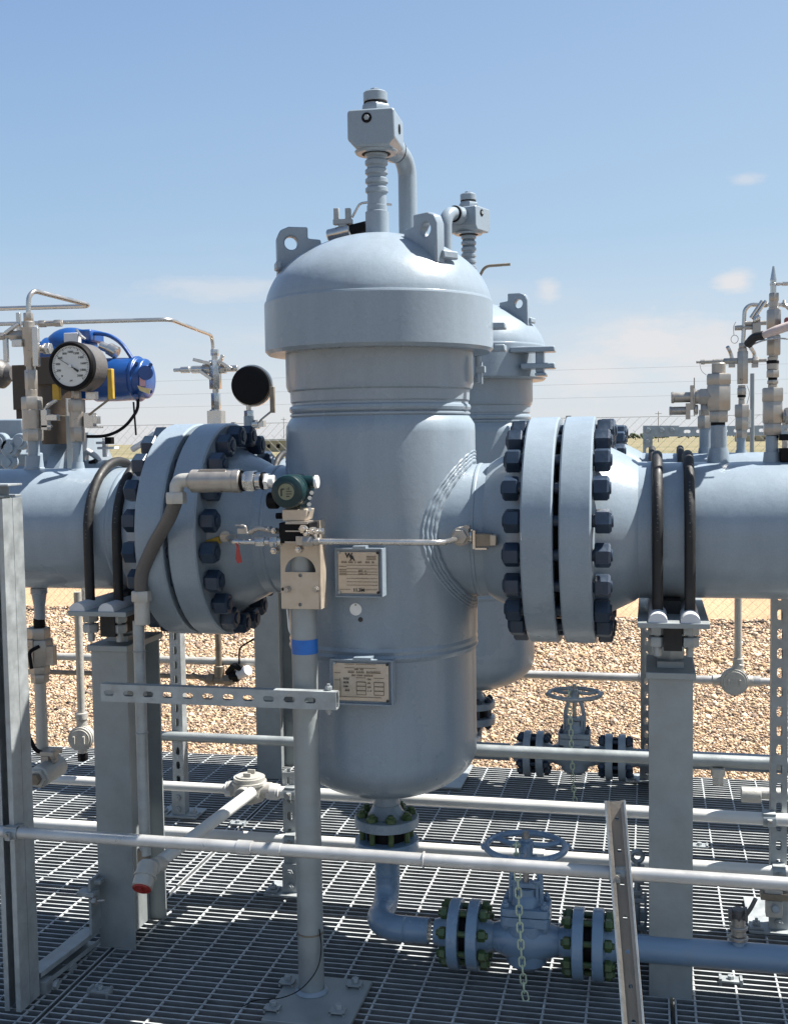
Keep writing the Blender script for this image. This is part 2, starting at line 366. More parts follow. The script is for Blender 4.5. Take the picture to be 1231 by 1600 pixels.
def hst(b, py, Y, items, n=20):        # same along X
    Z = atY(sum(i[0]+i[1] for i in items)/2/len(items), py, Y).z
    for it in items:
        x0 = atY(it[0], py, Y).x; x1 = atY(it[1], py, Y).x; k = it[2]; s = mpp((x0, Y, Z)); r = it[3]*s
        if k == 'c': b.cyl((x0, Y, Z), (x1, Y, Z), r, n, ch=min(.002, r*.15, abs(x1-x0)*.2))
        elif k == 'h': b.hexa((x0, Y, Z), (x1, Y, Z), 2*r*.93)
        elif k == 'k': b.cyl((x0, Y, Z), (x1, Y, Z), r, n, r2=it[4]*s)
        elif k == 'b': b.bb(x0, x1, Y-r, Y+r, Z-r, Z+r)
        elif k == 's': b.sph(((x0+x1)/2, Y, Z), r, 16, sx=abs(x1-x0)/2/r)
    return Z
def pbox(b, x0, y0, x1, y1, Y, dep):
    a = atY(x0, (y0+y1)/2, Y).x; c = atY(x1, (y0+y1)/2, Y).x; xm = (x0+x1)/2
    return b.bb(a, c, Y, Y+dep, atY(xm, y1, Y).z, atY(xm, y0, Y).z)
def ptube(b, pts, r, bend=.02, n=12):   # pts: (px, py, Y); r in metres
    return b.tube([atY(x, y, Y) for x, y, Y in pts], r, bend, n)

# ================= setting =================
GZ = -0.35
def ground_mat():
    m = bpy.data.materials.new('ground'); m.use_nodes = True; t = m.node_tree; b = t.nodes['Principled BSDF']
    b.inputs['Roughness'].default_value = .95; b.inputs['Specular IOR Level'].default_value = .2
    g = N(t, 'ShaderNodeNewGeometry'); s = N(t, 'ShaderNodeSeparateXYZ'); lnk(t, g.outputs['Position'], s.inputs[0])
    def noise_(scale, det=6, mpp_=None):
        n = N(t, 'ShaderNodeTexNoise'); n.inputs['Scale'].default_value = scale; n.inputs['Detail'].default_value = det; n.inputs['Roughness'].default_value = .65
        src = g.outputs['Position']
        if mpp_:
            q = N(t, 'ShaderNodeMapping'); q.inputs['Scale'].default_value = mpp_; lnk(t, src, q.inputs[0]); src = q.outputs[0]
        lnk(t, src, n.inputs[0]); return n.outputs[0]
    def ramp(src, stops):
        r = N(t, 'ShaderNodeValToRGB'); e = r.color_ramp.elements
        e[0].position, e[0].color = stops[0][0], (*stops[0][1], 1); e[1].position, e[1].color = stops[-1][0], (*stops[-1][1], 1)
        for p, c in stops[1:-1]: q = e.new(p); q.color = (*c, 1)
        lnk(t, src, r.inputs[0]); return r.outputs[0]
    vor = N(t, 'ShaderNodeTexVoronoi'); vor.inputs['Scale'].default_value = 30; lnk(t, g.outputs['Position'], vor.inputs[0])
    vsep = N(t, 'ShaderNodeSeparateColor'); lnk(t, vor.outputs['Color'], vsep.inputs[0])
    grav = ramp(vsep.outputs[0], [(0, (.12, .08, .05)), (.5, (.24, .175, .11)), (1, (.33, .26, .18))])
    sand = ramp(noise_(1.2), [(.3, (.35, .215, .125)), (.7, (.45, .285, .175))])
    field = ramp(noise_(.05, 5, (.10, .9, 1)), [(.34, (.09, .095, .055)), (.44, (.16, .145, .08)), (.5, (.22, .18, .11)), (.56, (.12, .12, .065)), (.64, (.25, .20, .13))])
    def mr(a, c):
        q = N(t, 'ShaderNodeMapRange'); q.inputs[1].default_value = a; q.inputs[2].default_value = c; lnk(t, s.outputs[1], q.inputs[0]); return q.outputs[0]
    m1 = N(t, 'ShaderNodeMix', data_type='RGBA'); lnk(t, mr(10.2, 10.9), m1.inputs[0]); lnk(t, grav, m1.inputs[6]); lnk(t, sand, m1.inputs[7])
    m2 = N(t, 'ShaderNodeMix', data_type='RGBA'); lnk(t, mr(38, 46), m2.inputs[0]); lnk(t, m1.outputs[2], m2.inputs[6]); lnk(t, field, m2.inputs[7])
    lnk(t, m2.outputs[2], b.inputs['Base Color'])
    bp = N(t, 'ShaderNodeBump'); bp.inputs['Strength'].default_value = .8; bp.inputs['Distance'].default_value = .015; lnk(t, vor.outputs['Distance'], bp.inputs['Height']); lnk(t, bp.outputs[0], b.inputs['Normal'])
    return m
b = B(); S = 4000
b.bb(-S, S, -60, S, GZ-.5, GZ); g = b.build('ground', ground_mat(), smooth=False); struct(g)

# gravel: loose stones on the ground behind the deck
def stones():
    rng = np.random.default_rng(3)
    ov = np.array([[1, 0, 0], [-1, 0, 0], [0, 1, 0], [0, -1, 0], [0, 0, 1], [0, 0, -1]], float); of = np.array([[0, 2, 4], [2, 1, 4], [1, 3, 4], [3, 0, 4], [2, 0, 5], [1, 2, 5], [3, 1, 5], [0, 3, 5]])
    P = []; y = 4.25
    while y < 10.6:
        st = .0090+.0027*(y-4.3); x0, x1 = -.64*y-.3, .15*y+.45
        xs = np.arange(x0, x1, st); n = len(xs)
        P.append(np.stack([xs+rng.uniform(-.5, .5, n)*st, y+rng.uniform(-.5, .5, n)*st, rng.uniform(.3, 1.3, n)**1.3*st*.68], 1)); y += st*.85
    P = np.concatenate(P); n = len(P)
    big = rng.random(n) < .03; P[big, 2] *= 1.9
    v = ov[None]*(1+rng.uniform(-.35, .35, (n, 6, 3))*1.0)+rng.uniform(-.25, .25, (n, 6, 3)); v *= np.array([1, .85, .6])
    a, tl = rng.uniform(0, 6.283, n), rng.uniform(-.6, .6, n); ca, sa, ct, s2 = np.cos(a), np.sin(a), np.cos(tl), np.sin(tl)
    yy, zz = v[:, :, 1]*ct[:, None]-v[:, :, 2]*s2[:, None], v[:, :, 1]*s2[:, None]+v[:, :, 2]*ct[:, None]; xx = v[:, :, 0]
    X_, Y_ = xx*ca[:, None]-yy*sa[:, None], xx*sa[:, None]+yy*ca[:, None]; r = P[:, 2][:, None]
    V_ = np.stack([X_*r+P[:, 0:1], Y_*r+P[:, 1:2], zz*r+GZ+r*.3], 2).reshape(-1, 3)
    F_ = (of[None]+(np.arange(n)*6)[:, None, None]).reshape(-1, 3)
    pal = np.array([[.44, .33, .20], [.33, .24, .15], [.52, .43, .31], [.15, .12, .10], [.30, .21, .15], [.40, .28, .18], [.50, .42, .33], [.22, .17, .13], [.58, .48, .35], [.36, .27, .20], [.48, .36, .24], [.42, .31, .22], [.11, .09, .075], [.16, .13, .11], [.08, .065, .055]])
    C_ = np.repeat(np.concatenate([pal[rng.integers(0, 15, n)]*rng.uniform(.78, 1.5, (n, 1))*np.array([1.05, .99, .95]), np.ones((n, 1))], 1), 6, 0)
    me = bpy.data.meshes.new('gravel'); me.vertices.add(len(V_)); me.vertices.foreach_set('co', V_.ravel())
    me.loops.add(F_.size); me.loops.foreach_set('vertex_index', F_.ravel()); me.polygons.add(len(F_)); me.polygons.foreach_set('loop_start', np.arange(0, F_.size, 3))
    me.update(calc_edges=True)
    at = me.color_attributes.new('stone', 'FLOAT_COLOR', 'POINT'); at.data.foreach_set('color', C_.ravel())
    m = bpy.data.materials.new('gravel_stone'); m.use_nodes = True; t = m.node_tree; bs = t.nodes['Principled BSDF']; bs.inputs['Roughness'].default_value = .85; bs.inputs['Specular IOR Level'].default_value = .25
    a = N(t, 'ShaderNodeVertexColor'); a.layer_name = 'stone'; lnk(t, a.outputs[0], bs.inputs['Base Color']); me.materials.append(m)
    o = bpy.data.objects.new('gravel', me); COL.objects.link(o); o['kind'] = 'stuff'; o['label'] = 'tan and brown crushed gravel covering the yard behind the deck'; o['category'] = 'gravel'
stones()

# distant field edge, trees and buildings
TREEM = mat('far_foliage', (.055, .075, .035), .9, 0, .4, .5)
def far_tree(px, dist, wpx, hpx, lab, grp):
    base = pray(px, 689); p = CAM+base*(dist/base.y); p.z = GZ; s = mpp(p); wd, h = wpx*s, hpx*s
    t = thing('far_tree', lab, 'tree', p, grp)
    k = B(); k.cyl(p, p+V(0, 0, h*.5), wd*.03, 6, r2=wd*.015); k.build('trunk', BROWN, t)
    c = bmesh.new(); rr = random.Random(int(px*7+wpx))
    for i in range(46):
        a = rr.uniform(0, 6.283); q = rr.random()**.5; z = h*(.30+.62*rr.random())*(1-.28*q*q)
        cp = p+V(wd*.5*q*cos(a), wd*.35*q*sin(a), z); r = wd*rr.uniform(.05, .12)
        res = bmesh.ops.create_icosphere(c, subdivisions=1, radius=1)
        for v in res['verts']: v.co = cp+Vector((v.co.x*r*rr.uniform(.7, 1.2), v.co.y*r, v.co.z*min(r, h*.16)*rr.uniform(.7, 1.2)))
    bb_ = B(); bb_.bm = c; bb_.build('crown', TREEM, t, smooth=False)
for i, (px, dist, wp, hp) in enumerate([(992, 620, 24, 12), (1012, 640, 30, 11), (1034, 700, 22, 9), (1075, 760, 30, 9), (1118, 700, 26, 10), (1150, 800, 20, 8), (1188, 760, 34, 9), (1215, 740, 22, 11),
                                        (972, 700, 22, 10), (872, 700, 26, 9)]):
    far_tree(px, dist, wp, hp, ['low dark tree on the horizon just right of the right flange bolts', 'broad low tree on the horizon left of the strut frame corner', 'small tree on the horizon behind the strut frame corner',
        'low wide tree on the horizon right of the strut frame corner', 'low tree on the horizon behind the big stainless valve', 'small tree on the horizon between the two valve stems', 'wide low tree on the horizon left of the tall valve stack',
        'low tree on the horizon at the right edge of the photo', 'small tree on the horizon hidden by the right flange bolts', 'low tree on the horizon behind the paired flanges'][i], 'trees along the horizon')
TAN = mat('tan_wall', (.33, .29, .20), .8, 0, .08, .3); ROOFM = mat('pale_roof', (.55, .55, .53), .6, 0, .06, .3)
def far_house(px, dist, wpx, hpx, lab, m):
    base = pray(px, 689); p = CAM+base*(dist/base.y); p.z = GZ; s = mpp(p); wd, h = wpx*s, hpx*s
    t = thing('low_building', lab, 'building', p, 'low buildings on the horizon')
    k = B(); k.bb(p.x-wd/2, p.x+wd/2, p.y, p.y+wd*.4, GZ, GZ+h); k.build('wall', m, t, False)
    r = B(); r.prism([(-wd*.52, 0), (wd*.52, 0), (wd*.5, h*.18), (-wd*.5, h*.18)], p+V(0, -.1*h, h), XA, ZA, -wd*.42); r.build('roof', ROOFM, t, False)
    for q in (-.3, -.05, .25):
        o = B(); o.bb(p.x+wd*(q-.04), p.x+wd*(q+.04), p.y-.15, p.y+.02, GZ+h*.35, GZ+h*.7); o.build('window', BLACK, t, False)
far_house(438, 185, 64, 17, 'low tan building on the horizon left of the big grey vessel', TAN)
far_house(1180, 300, 60, 9, 'long low pale building on the horizon behind the right valves', TAN)
def pole(px, dist, hpx, lab, grp):
    base = pray(px, 689); p = CAM+base*(dist/base.y); p.z = GZ; s = mpp(p); h = hpx*s
    t = thing('utility_pole', lab, 'utility pole', p, grp)
    k = B(); k.cyl(p, p+V(0, 0, h), .13, 8, r2=.09); k.build('shaft', WOODS, t)
    k = B(); k.box(p+V(0, 0, h*.93), (1.8, .12, .12)); k.build('crossarm', WOODS, t, False)
for i, (px, hp) in enumerate([(1028, 48), (1172, 50), (444, 46)]):
    pole(px, 330+20*i, hp, ['utility pole far off above the strut frame corner', 'utility pole far off between the right valve stems', 'utility pole far off beside the vessel left edge'][i], 'far utility poles')

# chain-link fence with barbed wire
ft = thing('chain_link_fence', 'chain link fence with barbed wire along the back of the gravel yard', 'fence', (0, 10.5, GZ))
WIRE = mat('fence_wire', (.22, .22, .22), .5, .5, .1, 5)
k = B(); FX0, FX1, FT = -6.2, 3.6, 1.80; z0 = GZ+.04
def strip(b, a, c, r=.0011): b.cyl(a, c, r, 4)
d = .085; x = FX0-FT
while x < FX1:
    for sgn in (1, -1):
        xa, xb = (x, x+FT) if sgn == 1 else (x+FT, x)
        za, zb = z0, z0+FT
        # clip to the panel ends
        def cl(xa, za, xb, zb):
            if xa > xb: xa, za, xb, zb = xb, zb, xa, za
            if xb < FX0 or xa > FX1: return None
            if xa < FX0: za += (zb-za)*(FX0-xa)/(xb-xa); xa = FX0
            if xb > FX1: zb = za+(zb-za)*(FX1-xa)/(xb-xa); xb = FX1
            return xa, za, xb, zb
        q = cl(xa, za, xb, zb)
        if q and abs(q[0]-q[2]) > .02: strip(k, (q[0], 10.5+.001*sgn, q[1]), (q[2], 10.5+.001*sgn, q[3]))
    x += d
k.build('wire_mesh', WIRE, ft)
for px_ in (-5.6, -3.95, -.72, 1.16, 3.4):
    k = B(); k.cyl((px_, 10.53, GZ), (px_, 10.53, GZ+1.86), .028, 10); k.build('post', GALVP, ft)
k = B(); k.cyl((FX0, 10.53, GZ+FT+.05), (FX1, 10.53, GZ+FT+.03), .003, 6); k.build('top_rail', GALVP, ft)
for i, (zz, yy) in enumerate([(2.02, 10.50), (2.14, 10.46), (2.27, 10.42)]):
    k = B(); k.cyl((FX0, yy, GZ+zz), (FX1, yy, GZ+zz), .0009, 5); k.build('barbed_wire', WIRE, ft)

# steel deck of bar grating
PB, PC = .026, .0976
DX0, DX1, DY0, DY1 = -3.6, 3.0, -2.2, 4.45
SY = atZ(600, 1408, 0).y; SX1 = atZ(163, 1495, 0).x; SX2 = atZ(1050, 1590, 0).x
def grating():
    b = B(); segs = [(DX0, SX1-.006), (SX1+.004, SX2-.004), (SX2+.006, DX1)]
    for (x0, x1) in segs:
        for (y0, y1) in ((DY0, .35), (.362, SY-.006), (SY+.006, DY1)):
            off = random.uniform(0, .012); y = y1-.003
            while y > y0:
                b.bb(x0, x1, y-.0024, y+.0024, -.032, 0); y -= PB
            # banding bars at the panel ends
            for xx in (x0+.0025, x1-.0025): b.bb(xx-.0022, xx+.0022, y0, y1, -.0315, -.0006)
            xc = x0+.04+off
            while xc < x1-.02:
                P = []; m = max(2, int((y1-y0)/.2))
                b.cyl((xc, y0, -.0042), (xc, y1, -.0042), .0036, 6); xc += PC
    return b
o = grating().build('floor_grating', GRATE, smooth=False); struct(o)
b = B()
for yy in (-2.1, -.9, .356, SY, DY1-.02, (SY+DY1)/2, (SY+.7)/2): b.bb(DX0, DX1, yy-.045, yy+.045, -.21, -.036); 
for xx in (DX0+.05, SX1, SX2, DX1-.05): b.bb(xx-.045, xx+.045, -2.1, DY1, -.215, -.040)
for xx in (DX0+.3, SX1, SX2, DX1-.3):
    for yy in (-2, .8, SY, DY1-.2): b.bb(xx-.06, xx+.06, yy-.06, yy+.06, GZ-.02, -.2)
o = b.build('deck_frame', GALVP, smooth=False); struct(o)

def clip(px, py, lab, ang=0.):
    p = atZ(px, py, 0); t = thing('grating_clip', lab, 'clip', p, 'saddle clips on the deck grating')
    c, s_ = cos(ang), sin(ang); u, v = V(c, s_, 0), V(-s_, c, 0)
    b = B(); b.box(p+V(0, 0, .004), (.055, .03, .004), (u, v, ZA)); b.box(p+u*.024+V(0, 0, .0), (.006, .028, .02), (u, v, ZA)); b.box(p-u*.024+V(0, 0, .0), (.006, .028, .02), (u, v, ZA)); b.build('saddle', GALV, t, False)
    b = B(); b.hexa(p+V(0, 0, .006), p+V(0, 0, .014), .014); b.build('bolt', GALV, t)
clip(1141, 1533, 'bright saddle clip on the grating below the blue drain pipe'); clip(101, 1513, 'saddle clip on the grating right of the tall left strut foot'); clip(157, 1549, 'saddle clip on the grating near the bottom left corner')
clip(372, 1288, 'saddle clip on the shaded grating below the junction box'); clip(1092, 1323, 'saddle clip on the grating right of the right pipe support')

# ground plate round the second vessel drain
a, c = atZ(655, 1232, 0), atZ(735, 1207, 0)
b = B(); b.bb(a.x, c.x, a.y, DY1-.01, .003, .011); tag(b.build('floor_plate', GALV, bevel=.001), 'pale steel floor plate on the deck edge under the rear vessel', 'floor plate')

# ================= filter vessels =================
VX, VY, AZ, RP = -.664, 2.814, 1.085, .163
VY2 = 4.304
RS = .2375
def hexnut_stud():           # stud with two nuts along +Z, centred on the flange pair
    b = B(); h = .098
    b.cyl((0, 0, -h-.026), (0, 0, h+.026), .0145, 12, ch=.002)
    for s in (1, -1): b.lathe((0, 0, s*(h-.014)-0.0), (0, 0, s), [(0, .0255), (.003, .0285), (.031, .0285), (.036, .0235)], 6)
    return b
STUD = proto(hexnut_stud(), DARKB)
def small_stud():
    b = B(); h = .040
    b.cyl((0, 0, -h-.022), (0, 0, h+.022), .0075, 10, ch=.001)
    for s in (1, -1): b.lathe((0, 0, s*(h-.001)), (0, 0, s), [(0, .0125), (.002, .0145), (.014, .0145), (.017, .012)], 6)
    return b
SSTUD = proto(small_stud(), GREENB); 
def small_stud_d():
    m = SSTUD.copy(); m.materials[0] = DARKB; return m
SSTUDD = small_stud_d()
RF = .276; GAPH = .0068; FTH = .072
def flange(b, x, s, y, z, rf=RF, rp=RP):   # weld-neck flange face at x; hub runs toward s
    b.lathe((x, y, z), (s, 0, 0), [(-.0, .19), (-.0, .19), (.0, .205), (.0001, rf-.004), (.004, rf), (FTH-.004, rf), (FTH, rf-.004), (FTH+.0005, rp+.062), (FTH+.005, rp+.052), (FTH+.085, rp+.012), (FTH+.10, rp+.002), (FTH+.13, rp+.001)], 96, False)
    b.lathe((x, y, z), (s, 0, 0), [(-.004, .185), (-.004, .19), (.001, .19)], 64, True)
GXR, GXL = -.205, -1.136
def lug(b, c, az, hole=True, w=.078, h=.125, t=.028, r0=.178):
    """lifting lug, a radial plate standing on the dome"""
    ra = V(cos(az), sin(az), 0); tg = V(-sin(az), cos(az), 0); r_out = .251
    zt = 1.842
    outl = [(r_out, 1.72), (r_out, zt-.03), (r_out-.009, zt-.009), (r_out-.03, zt), (r_out-w, zt), (r_out-w, zt-.028), (r_out-w-.032, zt-.03), (r_out-w-.036, zt-.07), (r_out-w+.01, 1.72)]
    b.prism(outl, Vector((c[0], c[1], 0))-tg*t/2, ra, ZA, t, [circ(r_out-.036, zt-.040, .0165, 20)])
def vessel(X, Y, lab, grp, back=False):
    t = thing('filter_vessel', lab, 'filter vessel', (X, Y, .18), grp)
    c = (X, Y, 0); b = B()
    zb, ze = (.405, .53) if not back else (.350, .475)
    prof = []
    for k in range(1, 15):
        a = pi/2*k/14; prof.append((ze-(ze-zb)*cos(a), max(.036, (RS-.0035)*sin(a)) if k > 1 else .036))
    prof += [(ze+.02, RS-.0033), (ze+.03, RS-.0015), (ze+.04, RS-.003), (.785 if not back else .72, RS-.003), *[(z_-(.065 if back else 0), r_) for z_, r_ in ((.79, RS+.001), (.797, RS+.003), (.803, RS), (.812, RS+.0025), (.82, RS), (.83, RS+.002))]]
    prof += [(1.33, RS+.001), (1.348, RS), (1.360, RS-.007), (1.370, RS-.014), (1.373, RS-.0105), (1.377, RS-.0105), (1.380, RS-.0155), (1.384, RS-.0105), (1.390, RS-.009), (1.396, RS-.0105), (1.399, RS-.0155), (1.404, RS-.0155), (1.408, RS-.0125), (1.432, RS-.0115), (1.436, RS-.006), (1.448, RS-.002), (1.56, RS-.002)]
    b.lathe(c, ZA, prof, 96); sh = b.build('shell', PAINT, t, ang=28)
    # cap with rim and dome
    b = B(); RC = .2855
    pr = [(1.526, RS+.003), (1.526, RC-.008), (1.534, RC), (1.650, RC), (1.6545, RC-.0015), (1.6555, RC-.0035)]
    DP = [(.2815, .004), (.2795, .020), (.2745, .038), (.2675, .056), (.2600, .071), (.2510, .084), (.2400, .0955), (.2270, .1065), (.2120, .1168), (.1940, .1268), (.1740, .1366), (.1520, .1455), (.1280, .1535), (.1020, .1608), (.0750, .1672), (.0480, .1720), (.0230, .1750), (.004, .1760)]
    q_ = DP
    for _ in range(2):      # round the profile off (Chaikin)
        q_ = [q_[0]]+[(a[0]*w_+b_[0]*(1-w_), a[1]*w_+b_[1]*(1-w_)) for a, b_ in zip(q_, q_[1:]) for w_ in (.75, .25)]+[q_[-1]]
    a0 = math.acos(.2815/.30)
    for r_, z_ in q_:
        sa = sqrt(max(0, 1-(r_/.30)**2)); pr.append((1.6555+.5*z_+.5*.252*(sa-sin(a0)), r_))
    b.lathe(c, ZA, pr, 96); cp = b.build('cap', PAINT, t, ang=14)
    # lugs
    az0 = radians(-35 if not back else -16)
    for k in range(3):
        b = B(); lug(b, (X, Y), az0-k*radians(120)); b.build('lifting_lug', PAINT, t, bevel=.004)
        ra = V(cos(az0-k*radians(120)), sin(az0-k*radians(120)), 0)
        b = B(); tg = V(-ra.y, ra.x, 0); b.box(Vector((X, Y, 1.742))+ra*.251, (.014, .05, .02), (ra, tg, ZA)); b.build('lug_weld', WELD, t, bevel=.004)
    # screw stem, swivel block, top nut
    st = B(); zs = 1.82
    pr = [(zs-.01, .0295), (zs+.060, .0295), (zs+.062, .0255), (zs+.075, .0255), (zs+.076, .024), (zs+.105, .024)]
    z = zs+.105
    while z < zs+.262:
        pr += [(z, .0235), (z+.004, .0285), (z+.013, .0285), (z+.017, .0235), (z+.021, .0235)]; z += .0225
    pr += [(z, .0225), (z+.05, .0225)]
    st.lathe(c, ZA, pr, 24); st.build('screw_stem', PAINT, t)
    return t, cp
vt, vcap = vessel(VX, VY, 'large grey blue vertical filter vessel with domed cap in the foreground', 'grey filter vessels')
vt2, vcap2 = vessel(VX, VY2, 'grey blue filter vessel standing behind the front vessel, mostly hidden', 'grey filter vessels', True)
def swivel(t, X, Y, armaz, fr, da=.085, dz=0.):
    """block on the stem with nut, cap and a davit arm rising from the dome"""
    zb, zt = 2.030+dz, 2.118+dz
    s = .059
    u = V(cos(fr), sin(fr), 0); v = V(-sin(fr), cos(fr), 0); c = V(X, Y, 0)
    b = B()
    # block: chamfered lower corners, drawn in the plane u-z, extruded along v
    ol = [(-s*1.0, zb+.016), (-s*.70, zb-.002), (s*.70, zb-.002), (s, zb+.016), (s, zt-.006), (s-.006, zt), (-s+.006, zt), (-s, zt-.006)]
    b.prism(ol, c+v*(.062), u, ZA, .124); blk = b.build('swivel_block', PAINT, t, bevel=.006)
    b = B(); b.lathe((X, Y, zb-.0035), ZA, [(0, .041), (.0015, .041)], 32); b.lathe((X, Y, zb-.008), ZA, [(0, .036), (.006, .036)], 28); b.build('wear_ring', BLACK, t)
    b = B(); b.lathe((X, Y, zb-.0075), ZA, [(0, .05), (.005, .054), (.006, .054)], 32, True); b.build('bottom_ring', PAINT, t)
    b = B(); b.hexa((X, Y, zt), (X, Y, zt+.022), .066, 6, .3); b.cyl((X, Y, zt+.021), (X, Y, zt+.030), .028, 24); b.cyl((X, Y, zt+.030), (X, Y, zt+.056), .030, 28, ch=.003)
    b.hexa((X, Y, zt+.054), (X, Y, zt+.064), .022); b.build('top_nut', PAINT, t)
    b = B(); b.lathe((X, Y, zt+.0265), ZA, [(0, .0292), (.004, .0292)], 28); b.build('seal_ring', BLACK, t)
    b = B(); q = c-v*.0625+u*(-.01)+V(0, 0, zt-.022); b.cyl(q+v*.004, q-v*.0012, .0125, 16); b.build('set_screw', BLACK, t)
    b = B(); b.hexa(q+v*.004, q-v*.004, .012); b.build('set_screw_head', GALV, t)
    q = c+u*(s+.001)+V(0, 0, zb+.05); b = B(); b.cyl(q-u*.004, q+u*.0008, .012, 16); b.build('side_port', BLACK, t)
    da_ = V(cos(armaz), sin(armaz), 0); p0 = c+da_*.165
    b = B(); zc = (zb+zt)/2-.022+dz*.6
    b.tube([(p0.x, p0.y, 1.76), (p0.x, p0.y, zc), tuple(c+da_*.05+V(0, 0, zc))], .0245, da, 20, 10); b.build('davit_arm', PAINT, t)
    b = B(); q = c+V(0, 0, zc); b.cyl(q+da_*.055, q+da_*.10, .032, 24, ch=.003); b.build('arm_collar', PAINT, t)
    b = B(); b.cyl(q+da_*.1, q+da_*.104, .0305, 24); b.build('arm_seal', BLACK, t)
swivel(vt, VX, VY, radians(74), radians(2), .085)
swivel(vt2, VX, VY2, radians(-112), radians(70), .075, .055)
b = B(); b.cyl((VX, VY2, 2.02), (VX, VY2, 2.09), .0235, 24); b.build('screw_stem_top', PAINT, vt2)

# nozzles toward both pipes, reinforcing welds, bottom drain nozzle
def nozzles(t, X, Y, main=True):
    for s, gx in ((1, GXR), (-1, GXL)):
        b = B(); b.cyl((X+s*.12, Y, AZ), (gx-s*(GAPH+FTH+.12), Y, AZ), RP, 72)
        b.lathe((gx-s*(GAPH+FTH+.128), Y, AZ), (s, 0, 0), [(-.004, RP), (0, RP+.003), (.005, RP+.003), (.009, RP)], 72, False); n = b.build('nozzle', PAINT, t)
        if main:
            b = B()
            for q, (rr_, br) in enumerate(((RP+.003, .0085), (RP+.0115, .0062), (RP+.0195, .0056), (RP+.027, .005))):
                if rr_ >= RS-.002: continue
                P = []
                for k in range(220):
                    a = 2*pi*k/220; y_ = rr_*cos(a); z_ = rr_*sin(a)*1.03; j = .0007*math.sin(k*7.3+q)+.0006*math.sin(k*3.1+q*2)
                    P.append((X+s*(sqrt(max(1e-4, (RS+.001)**2-y_**2))-br*.72+j), Y+y_, AZ+z_))
                b.loop(P, br, 8)
            for v_ in b.bm.verts:
                n_ = (noise.noise(v_.co*45)*.0011+noise.noise(v_.co*110)*.0006); dv = Vector((v_.co.x-X, (v_.co.y-Y)*1.0, 0)).normalized(); v_.co += dv*n_
            b.build('reinforcing_weld', WELD, t, ang=60)
        b = B(); flange(b, gx-s*GAPH, -s, Y, AZ); fl = b.build('flange', PAINT, t, ang=30)
nozzles(vt, VX, VY); nozzles(vt2, VX, VY2, True)
def drain(t, X, Y, dz=0.):
    b = B(); b.lathe((X, Y, dz), ZA, [(.318, .0828-.001), (.319, .0828), (.341, .0828), (.343, .081), (.3435, .052), (.350, .046), (.372, .034), (.376, .036), (.382, .033), (.42, .0335), (.43, .044)], 48)
    return b.build('drain_nozzle', PAINT, t, ang=30)
drain(vt, VX, VY); drain(vt2, VX, VY2, -.04)

# closure latch at the cap edge (front vessel, right side)
def latch(t, px, py, Y):
    b = B(); s = mpp(atY(px, py, Y))
    vst(b, px, Y, [(556, 590, 'c', 5), (584, 598, 'h', 6)]); pbox(b, px-4, 572, px+10, 582, Y-.01, .02); pbox(b, px+2, 565, px+6, 600, Y-.006, .012); b.build('closure_latch', PAINT, t, bevel=.001)
latch(vt, 747, 575, VY-.02)
for y0, y1 in ((503, 513), (538, 548)): b = B(); pbox(b, 765, y0, 788, y1, VY+.07, .05); b.build('hinge_lug', PAINT, vt, bevel=.003)
b = B()
pbox(b, 796, 541, 866, 550, VY2-.23, .075); pbox(b, 813, 567, 866, 576, VY2-.22, .075); pbox(b, 836, 549, 849, 582, VY2-.21, .05); pbox(b, 835, 582, 852, 587, VY2-.22, .10)
b.build('hinge_lug', PAINT, vt2, bevel=.004)
# vent valve on the left of the dome, behind the stem
VV = thing('vent_valve', 'small stainless vent valve with lever handle on top of the front vessel dome', 'valve', atY(545, 366, VY+.05))
Yv = VY+.05
b = B(); a_, c_ = atY(512, 369, Yv), atY(548, 360, Yv); b.cyl(a_, c_, .0165, 16, ch=.003); b.build('body', SSB, VV)
b = B(); b.cyl(c_, atY(580, 352, Yv), .014, 14); b.build('end_connection', BLACK, VV)
b = B()
for px in (525, 543): pbox(b, px-4, 325, px+4, 350, Yv-.006, .014)
pbox(b, 520, 342, 549, 350, Yv-.009, .018); pbox(b, 528, 350, 542, 358, Yv-.008, .016); b.build('locking_bracket', GALV, VV, bevel=.001)
b = B(); ptube(b, [(550, 340, Yv), (562, 318, Yv), (574, 316, Yv), (612, 320, Yv+.01)], .0032, .008); b.build('lever', SSB, VV)
V2 = thing('vent_valve', 'lever handle of the vent valve on the rear vessel, right of the front dome', 'valve', atY(752, 430, VY2+.05))
b = B(); ptube(b, [(745, 440, VY2), (757, 416, VY2), (797, 413, VY2)], .0055, .02); b.build('lever', BRASS, V2)
b = B(); ptube(b, [(700, 455, VY2), (748, 440, VY2)], .018, 0); b.build('body', SSB, V2)

